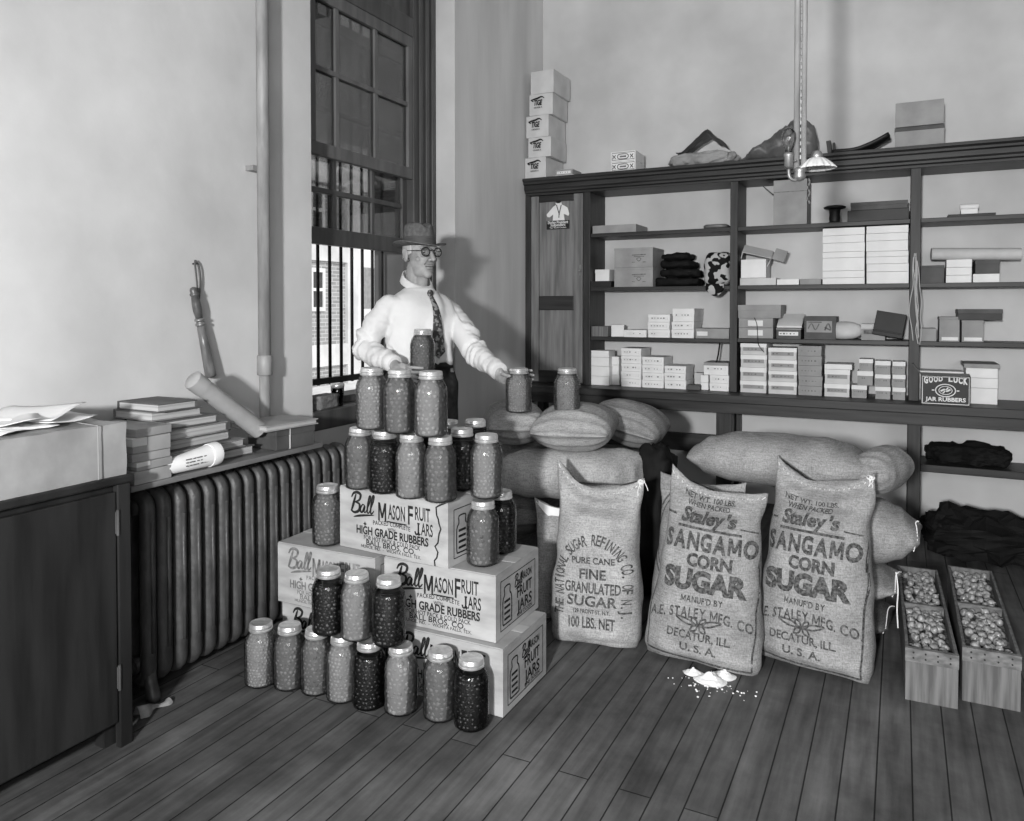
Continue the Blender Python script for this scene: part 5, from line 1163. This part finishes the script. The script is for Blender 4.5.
# ------------------------------------------------------------------ the person behind the jars
def remeshed(mb, vox, it=4):
    me = bpy.data.meshes.new('t'); mb.bm.to_mesh(me); mb.bm.free(); o = bpy.data.objects.new('t', me); C.objects.link(o)
    r = o.modifiers.new('r', 'REMESH'); r.mode = 'VOXEL'; r.voxel_size = vox
    if it: s = o.modifiers.new('s', 'SMOOTH'); s.iterations = it; s.factor = .5
    dg = bpy.context.evaluated_depsgraph_get(); m2 = bpy.data.meshes.new_from_object(o.evaluated_get(dg))
    out = MB(); out.bm.from_mesh(m2); bpy.data.objects.remove(o); bpy.data.meshes.remove(me); bpy.data.meshes.remove(m2); return out
def fr(beta): b = math.radians(beta); return RT*math.cos(b)+FH*math.sin(b), RT*math.sin(b)-FH*math.cos(b)
Zv = V((0, 0, 1)); DP = 3.5
hw_, hf = fr(39); tw, tf = fr(36)
HO = atD(420, 253, DP)
HM = basis(HO, hw_, hf, Zv); RH = HM.to_3x3().to_4x4()
def hp(x, y, z): return HM @ V((x, y, z))
body = MB()
def hball(x, y, z, r): body.ball(hp(x, y, z), r, 0, 3, RH)
hball(0, -.006, .030, (.064, .077, .080)); hball(0, .022, -.028, (.056, .062, .074)); hball(0, .024, -.078, (.046, .053, .040)); hball(0, .045, -.062, (.036, .036, .036)); hball(0, .064, -.100, (.021, .018, .017))
for s in (-1, 1):
    hball(s*.041, .054, -.032, (.015, .012, .014)); hball(s*.025, .075, .019, (.027, .012, .009)); hball(s*.0105, .098, -.037, (.008, .010, .007))
    hball(s*.069, -.010, -.012, (.009, .017, .031)); hball(s*.074, -.018, .002, (.006, .013, .022)); hball(s*.072, -.006, -.034, (.006, .009, .010)); hball(s*.031, .0745, -.017, (.014, .008, .006))
    hball(s*.030, .076, .006, (.014, .006, .0045))
body.cone(hp(0, .082, .010), .0085, hp(0, .112, -.033), .0115, 12, 0, 2)
hball(0, .0795, -.0605, (.022, .0095, .0042)); hball(0, .0790, -.0725, (.018, .0090, .0045))
nb = hp(0, -.035, -.20)
body.cone(hp(0, -.020, -.065), .050, nb, .056, 18, 0, 2); body.cone(hp(0, .02, -.09), .03, hp(0, .0, -.19), .03, 12, 0, 2)
# torso core, arms and legs of the body
def tc(px, py): return atD(px, py, DP)
TR = [((421, 370), .125, .088), ((421, 352), .13, .095), ((421, 330), .145, .105), ((421, 316), .155, .102), ((421, 307), .15, .09), ((420, 300), .12, .07), ((418, 291), .06, .05)]
def loft(mb, rings, ax, ay, n=32):
    L = []
    for (pp, a, b) in rings:
        c = tc(*pp) if len(pp) == 2 else V(pp); L.append([mb.bm.verts.new(c+ax*a*math.cos(2*PI*i/n)+ay*b*math.sin(2*PI*i/n)) for i in range(n)])
    for A, B in zip(L, L[1:]):
        for i in range(n): mb.face([A[i], A[(i+1) % n], B[(i+1) % n], B[i]])
    mb.face(L[0][::-1]); mb.face(L[-1])
loft(body, TR, tw, tf)
RS, RE, RW = atD(389, 307, 3.41), atD(363, 347, 3.40), atD(393, 363.5, 3.24)
LS, LE, LW = atD(450, 312, 3.58), atD(474, 350, 3.42), atD(498, 370.5, 3.225)
for s_, e_, w_ in ((RS, RE, RW), (LS, LE, LW)): body.cone(s_, .046, e_, .036, 14, 0, 2); body.cone(e_, .036, w_, .024, 14, 0, 2)
HIP = tc(421, 372)
for s in (-1, 1):
    h0 = HIP+tw*.085*s; k0 = V((h0.x, h0.y, .48))+tf*.02+tw*.01*s; a0 = V((h0.x, h0.y, .07))+tw*.02*s
    body.cone(h0, .078, k0, .052, 16, 0, 2); body.cone(k0, .052, a0, .036, 16, 0, 2); body.cone(V((a0.x, a0.y, .045)), .036, V((a0.x, a0.y, .035))+tf*.14, .028, 12, 0, 2)
# hands
JC = atD(422.5, 330, 3.20); JC = V((JC.x, JC.y, .930))          # axis of the jar held in the right hand
KC = V((.846, 2.870, .782)); KS = 1.045                          # jar on the sack under the left hand
def wrap(c, r, t0, t1, z0, z1, rad, front, nseg=4, flare=0):
    P = []
    for k in range(nseg+1):
        t = math.radians(t0+(t1-t0)*k/nseg); P.append(V((c.x, c.y, 0))+(-RT*math.cos(t)+(-FH if front else FH)*math.sin(t))*(r+flare*(1-k/nseg))+Zv*(z0+(z1-z0)*k/nseg))
    for k in range(nseg): body.cone(P[k], rad*(1-.07*k), P[k+1], rad*(1-.07*(k+1)), 10, 0, 2)
    return P[0]
pr = JC-RT*.080+Zv*.0; pr = V((pr.x, pr.y, .955))-FH*.012
Mh = basis(pr, (RT*.96+Zv*-.1), FH, Zv)
body.ball(pr, (.036, .016, .036), 0, 3, Mh.to_3x3().to_4x4()); body.cone(RW, .024, pr-RT*.02+Zv*.004, .024, 12, 0, 2)
for i, (z0, z1, t1, rd) in enumerate(((.980, .972, 98, .0085), (.961, .951, 108, .009), (.942, .931, 104, .0088), (.926, .915, 88, .0075))):
    b0 = wrap(JC, .0605, 12, t1, z0-.004, z1, rd, True, 4, .006); body.cone(pr+Zv*(z0-.957)*.8, .0125, b0, rd, 10, 0, 2)
th = wrap(JC, .062, 8, 62, .975, .985, .0095, False, 3, .004); body.cone(pr+FH*.012+Zv*.008, .013, th, .0098, 10, 0, 2)
pl = V((KC.x, KC.y, .936))-RT*.074+FH*.022
Mh = basis(pl, (RT*.93+FH*.3), FH, Zv)
body.ball(pl, (.037, .016, .033), 0, 3, Mh.to_3x3().to_4x4()); body.cone(LW, .024, pl-RT*.02, .023, 12, 0, 2)
for i, (z0, z1, t1, rd) in enumerate(((.957, .954, 150, .0085), (.940, .936, 168, .0088), (.923, .917, 160, .0086), (.906, .899, 140, .0075))):
    b0 = wrap(KC, .0635, 20, t1, z0-.004, z1, rd, False, 5, .004); body.cone(pl+Zv*(z0-.936)*.8, .0125, b0, rd, 10, 0, 2)
th = wrap(KC, .064, -2, 52, .945, .938, .0095, True, 3, .004); body.cone(pl-FH*.006+Zv*.004, .013, th, .0098, 10, 0, 2)
body = remeshed(body, .0031, 2)
M_skin = mat('skin', .54, .62, (25, 25, 25), .5, .35, .15, (160, 160, 160)); 
feet = V((HIP.x, HIP.y, 0))
person = body.build('person', M_skin, None, True, label='person in white shirt, patterned tie and felt hat holding jars behind the heap', cat='person', origin=feet)
ROOT[person] = Matrix.Translation(feet)
M_shirt = mat('white_shirt_cotton', .80, .87, (5, 5, 5), .85, .15, .12, (70, 70, 70)); M_felt = mat('felt_hat', .33, .40, (60, 60, 60), .95, .1, .2); M_band = mat('hat_ribbon', .25, .31, (20, 20, 200), .6, .3)
M_trs = mat('dark_trousers', .17, .23, (40, 40, 40), .9, .15)
# eyes, glasses, hair
for s in (-1, 1):
    MB().ball(hp(s*.0305, .0725, -.003), .0115, 0, 3).build('eye', mat('eye_white', .78, rough=.2), person, True)
    p0 = hp(s*.0305, .0842, -.003); MB().ball(p0-hf*.004, .0052, 0, 2).build('iris', mat('eye_iris', .12, rough=.15), person, True)
gl = MB()
for s in (-1, 1):
    c = (s*.0325, .101, -.001)
    gl.tube([hp(c[0]+.0205*math.cos(a), c[1]-abs(c[0]+.0205*math.cos(a))*.10, c[2]+.0195*math.sin(a)) for a in [2*PI*i/28 for i in range(28)]], .0022, 8, closed=True)
    gl.tube([hp(s*.053, .0955, .004), hp(s*.060, .07, .005), hp(s*.0665, .03, .006), hp(s*.070, -.008, .008), hp(s*.070, -.02, -.004)], .0017, 6)
gl.tube(smooth_pts([hp(-.012, .1, .004), hp(0, .1045, .008), hp(.012, .1, .004)], 4), .0022, 6)
gl = gl.build('glasses', M_blackc, person, True)
for s in (-1, 1): MB().lathe([(.0005, 0), (.0195, 0), (.0195, .0008), (.0005, .0012)], 24, HM @ Tm((s*.0325, .0975, -.001), 0, -PI/2)).build('lens', M_lens, gl, True)
ha = MB(); ha.grid(lambda u, v: hp(.0675*math.sin((u-.5)*2*PI*.64), -.012-.087*math.cos((u-.5)*2*PI*.64), .045-.075*v*(1-.35*abs(2*u-1)**3)), 30, 8); hr = ha.build('hair', mat('grey_hair', .62, .74, (220, 220, 20), .7, .3, .3), person, True); m_ = hr.modifiers.new('t', 'SOLIDIFY'); m_.thickness = .004
for s in (-1, 1): MB().ball(hp(s*.027, .0835, .019), (.016, .005, .0035), 0, 2, RH).build('eyebrow', mat('brow_hair', .5), person, True)
MB().tube(smooth_pts([hp(-.023, .0795, -.067), hp(-.012, .0875, -.0655), hp(0, .0895, -.0665), hp(.012, .0875, -.0655), hp(.023, .0795, -.067)], 4), .0018, 6).build('mouth_line', mat('lip_line', .28), person, True)
for s in (-1, 1): MB().tube(smooth_pts([hp(s*.014, .103, -.022), hp(s*.022, .092, -.040), hp(s*.030, .082, -.058)], 4), .0012, 6).build('cheek_crease', mat('skin_crease', .44), person, True)
# hat
hat = MB(); HB_ = .030
def crown(u, v):
    a = 2*PI*u; ca, sa = math.cos(a), math.sin(a)
    if v < .72:
        k = v/.72; r = 1-.10*k**2; z = HB_+.090*k
    else:
        k = (v-.72)/.28; r = .90*math.cos(k*PI/2)**.75; z = HB_+.090+.022*math.sin(k*PI/2)
    x, y = .069*r*ca, .087*r*sa
    dent = .020*math.exp(-(x/.020)**2)*max(0, min(1, (v-.5)/.3))*(1 if v < 2 else 0)
    pin = 1-.10*max(0, sa)**4*max(0, (v-.3)/.7)
    return hp(x*pin, y-.008-.010*v*(1 if sa > 0 else .3), z-dent+.006*max(0, (v-.6))*sa)
hat.grid(crown, 48, 22, True)
def brim(u, v):
    a = 2*PI*u; ca, sa = math.cos(a), math.sin(a); e = .054*v
    return hp((.0675+e*.86)*ca, -.006+(.086+e)*sa, HB_+.001+.016*(abs(ca)**2)*v**1.6-.007*max(0, sa)**2*v-.002*max(0, -sa)*v)
def brim2(u, v):
    a = 2*PI*u; p = brim(u, v); return p+Zv*.0045
hat.grid(brim, 48, 7, True); hat.grid(brim2, 48, 7, True); hat.grid(lambda u, v: brim(u, 1)+Zv*.0045*v, 48, 2, True)
hat = hat.build('hat', M_felt, person, True)
bd_ = MB(); bd_.grid(lambda u, v: (lambda p: HM @ (V((0, -.008, 0))+(HM.inverted() @ p-V((0, -.008, 0)))*1.0+V((math.cos(2*PI*u)*.0022, math.sin(2*PI*u)*.0022, 0))))(crown(u, .04+.30*v)), 48, 4, True); bd_.build('hat_band', M_band, hat, True)
# shirt: one surface with both sleeves
shm = MB()
SR = [((421, 367), .138, .098), ((421, 361), .160, .120), ((421, 350), .168, .126), ((421, 332), .170, .126), ((421, 316), .180, .124), ((421, 307), .180, .112), ((420.5, 301), .168, .096), ((420, 295.5), .130, .08), ((419, 291), .085, .068), ((418.5, 287.5), .066, .062)]
loft(shm, SR, tw, tf, 40)
def lerpV(a, b, t): return a+(b-a)*t
def sleeve(s_, e_, w_, out):
    m1 = lerpV(s_, e_, .5)+out*.008
    shm.cone(s_, .056, m1, .057, 16, 0, 2); shm.cone(m1, .058, e_, .054, 16, 0, 2); m2 = lerpV(e_, w_, .5)-Zv*.008
    shm.cone(e_, .054, m2, .049, 16, 0, 2); c = lerpV(e_, w_, .86); shm.cone(m2, .049, c, .038, 16, 0, 2); shm.tube([c, lerpV(e_, w_, .98)], [.037, .035], 16)
sleeve(RS, RE, RW, -RT); sleeve(LS, LE, LW, RT)
shm = remeshed(shm, .0055, 12)
def folds_(p):
    def seg(a, b):
        d = b-a; t = max(0, min(1, (p-a).dot(d)/d.length_squared)); return t, (p-(a+d*t)).length
    n = V((0, 0, 0))
    best = None
    for (a, b, ta) in ((RS, RE, 0), (RE, RW, 1), (LS, LE, 2), (LE, LW, 3)):
        t, dist = seg(a, b)
        if dist < .085 and (best is None or dist < best[1]): best = (t, dist, a, b, ta)
    tcn = tc(421, 330); q = p-tcn; ct = V((tcn.x, tcn.y, p.z)); outd = (p-ct); outd = outd.normalized() if outd.length > 1e-4 else V((0, 0, 0))
    if best and (abs(q.dot(tw)) > .13 or best[4] in (1, 3)):
        t, dist, a, b, ta = best; ax_ = a+(b-a)*t; o_ = (p-ax_).normalized() if (p-ax_).length > 1e-5 else outd
        el = t if ta in (0, 2) else 1-t; amp = .003+.006*el**2
        w_ = 2.2*noise.noise(V((t*8+ta*5, o_.z*.9+t*2, o_.dot(RT)*.9)))+.9*noise.noise(V((t*17+ta*3, o_.z*1.6, o_.dot(RT)*1.6)))
        return p+o_*(amp*w_+.004*noise.noise(p*18))
    lowk = max(0, min(1, (1.10-p.z)/.14))
    w_ = math.sin(q.dot(tw)*75+5*noise.noise(p*5)+q.z*8)
    return p+outd*((.0045+.006*lowk)*w_+.010*noise.noise(V((p.x*11, p.y*11, p.z*6))))
shm.disp(folds_)
bmesh.ops.smooth_vert(shm.bm, verts=shm.bm.verts, factor=.4, use_axis_x=True, use_axis_y=True, use_axis_z=True)
shirt = shm.build('shirt', M_shirt, person, True)
for s_, e_, w_ in ((RS, RE, RW), (LS, LE, LW)):
    d = (w_-e_).normalized(); c = lerpV(e_, w_, .86); MB().tube([c, c+d*.004, c+d*.045, c+d*.047], [.038, .0405, .039, .036], 20).build('cuff', M_shirt, shirt, True)
NC = hp(0, -.026, -.125)
def collar(u, v):
    a = 2*PI*(u-.5)*.985; f = math.cos(a)       # f=1 at the front
    zt = 1.350-.040*f+.004; pt_ = max(0, 1-abs(abs(a)-.34)/.5)
    zb = zt-.036-.030*pt_**1.5*(1 if f > 0 else 0)
    z = zt+(zb-zt)*v; r = .060+.012*v+.004*pt_*v
    return V((NC.x, NC.y, 0))+hw_*r*math.sin(a)*1.0+hf*(r*1.06*math.cos(a)+.010*v*max(0, f))+Zv*z
cl = MB(); cl.grid(collar, 48, 7); cl = cl.build('collar', M_shirt, shirt, True); m_ = cl.modifiers.new('t', 'SOLIDIFY'); m_.thickness = .006; m_.offset = 1
# front placket with buttons
def front(py, off, lift=.0):
    # point on the chest front at picture row py, off metres to his left
    for (p0, a0, b0), (p1, a1, b1) in zip(SR, SR[1:]):
        if p1[1] <= py <= p0[1]:
            k = (p0[1]-py)/(p0[1]-p1[1]); a = a0+(a1-a0)*k; b = b0+(b1-b0)*k; c = tc(p0[0]+(p1[0]-p0[0])*k, py); break
    else: p0, a, b = SR[-1]; c = tc(p0[0], py)
    x = max(-.98, min(.98, off/a)); return c+tw*off+tf*(b*math.sqrt(1-x*x)+lift)
tie = MB()
def tief(u, v):
    py = 295+62*v; wdt = (.020+.052*min(1, v/.9)) if v < .9 else .072*(1-(v-.9)/.1*.92)
    return front(py, .012*v+.004+(u-.5)*wdt, .010+.006*v*(1-abs(2*u-1))+.003*(1-abs(2*u-1)))
tie.grid(tief, 9, 40); tm = mat('patterned_tie', .20, .52, (55, 55, 55), .6, .3, .1, None, 2, lo=.48, hi=.56)
kn = front(293.5, .004, .016); 
tie_o = tie.build('tie', tm, person, True); m_ = tie_o.modifiers.new('t', 'SOLIDIFY'); m_.thickness = .004
MB().ball(kn, (.015, .011, .016), 0, 3, basis((0, 0, 0), tw, tf, Zv).to_3x3().to_4x4()).build('tie_knot', tm, tie_o, True)
# trousers, belt, shoes
tr = MB(); loft(tr, [((421, 390), .160, .115), ((421, 378), .158, .115), ((421, 362), .150, .112)], tw, tf, 32)
for s in (-1, 1):
    h0 = HIP+tw*.085*s-Zv*.05; k0 = V((h0.x, h0.y, .48))+tf*.02+tw*.01*s; a0 = V((h0.x, h0.y, .09))+tw*.02*s
    tr.cone(h0, .096, k0, .078, 18, 0, 2); tr.tube([k0, a0], [.078, .072], 18); tr.ball(k0, .078, 0, 2)
tr = remeshed(tr, .007, 4)
tr.disp(lambda p: p+V((noise.noise(p*9+V((4, 0, 0))), noise.noise(p*9), 0))*.008)
tr.build('trousers', M_trs, person, True)
bl_ = MB(); bl_.grid(lambda u, v: tc(421, 365)+tw*.158*math.cos(2*PI*u)+tf*.120*math.sin(2*PI*u)+Zv*(-.014+.030*v), 40, 3, True); bl_ = bl_.build('belt', M_blackc, person, True); m_ = bl_.modifiers.new('t', 'SOLIDIFY'); m_.thickness = .004
bk = basis(front(366, .0, -.003), tw, tf, Zv); MB().box((-.02, 0, -.014), (.02, .006, .018), 0, bk).box((-.012, .006, -.004), (.012, .008, .006), 0, bk).build('buckle', M_brass, bl_)
for s in (-1, 1):
    a0 = V((HIP.x, HIP.y, .0))+tw*.105*s; Mf = basis(a0, tw, tf, Zv)
    q = MB(); q.grid(lambda u, v: Mf @ V(((.042+.006*math.sin(PI*v))*math.cos(2*PI*u)*(1 if v < .95 else .6), .045+(.135 if math.sin(2*PI*u) > 0 else .10)*math.sin(2*PI*u)*(1-.25*v), .004+.075*v*(1-.45*max(0, math.sin(2*PI*u))))), 28, 8, True, 0, True); q.build('shoe', mat('shoe_leather', .10, rough=.35, spec=.5), person, True)

# the jar held up, and the two jars on the sacks
jar('m', JC.x, JC.y, JC.z, 'grey jar held up in the right hand of the person', 'jars handled by the person')
for x, y, z, l in ((KC.x, KC.y, KC.z, 'jar under the outstretched hand on top of the sack pile'), (1.025, 2.965, .782, 'jar alone on the plump sack before the cupboard')):
    o = jar('s', x, y, z, l, 'jars on the sugar sacks'); o.scale = (KS*1.02, KS*1.02, .92)
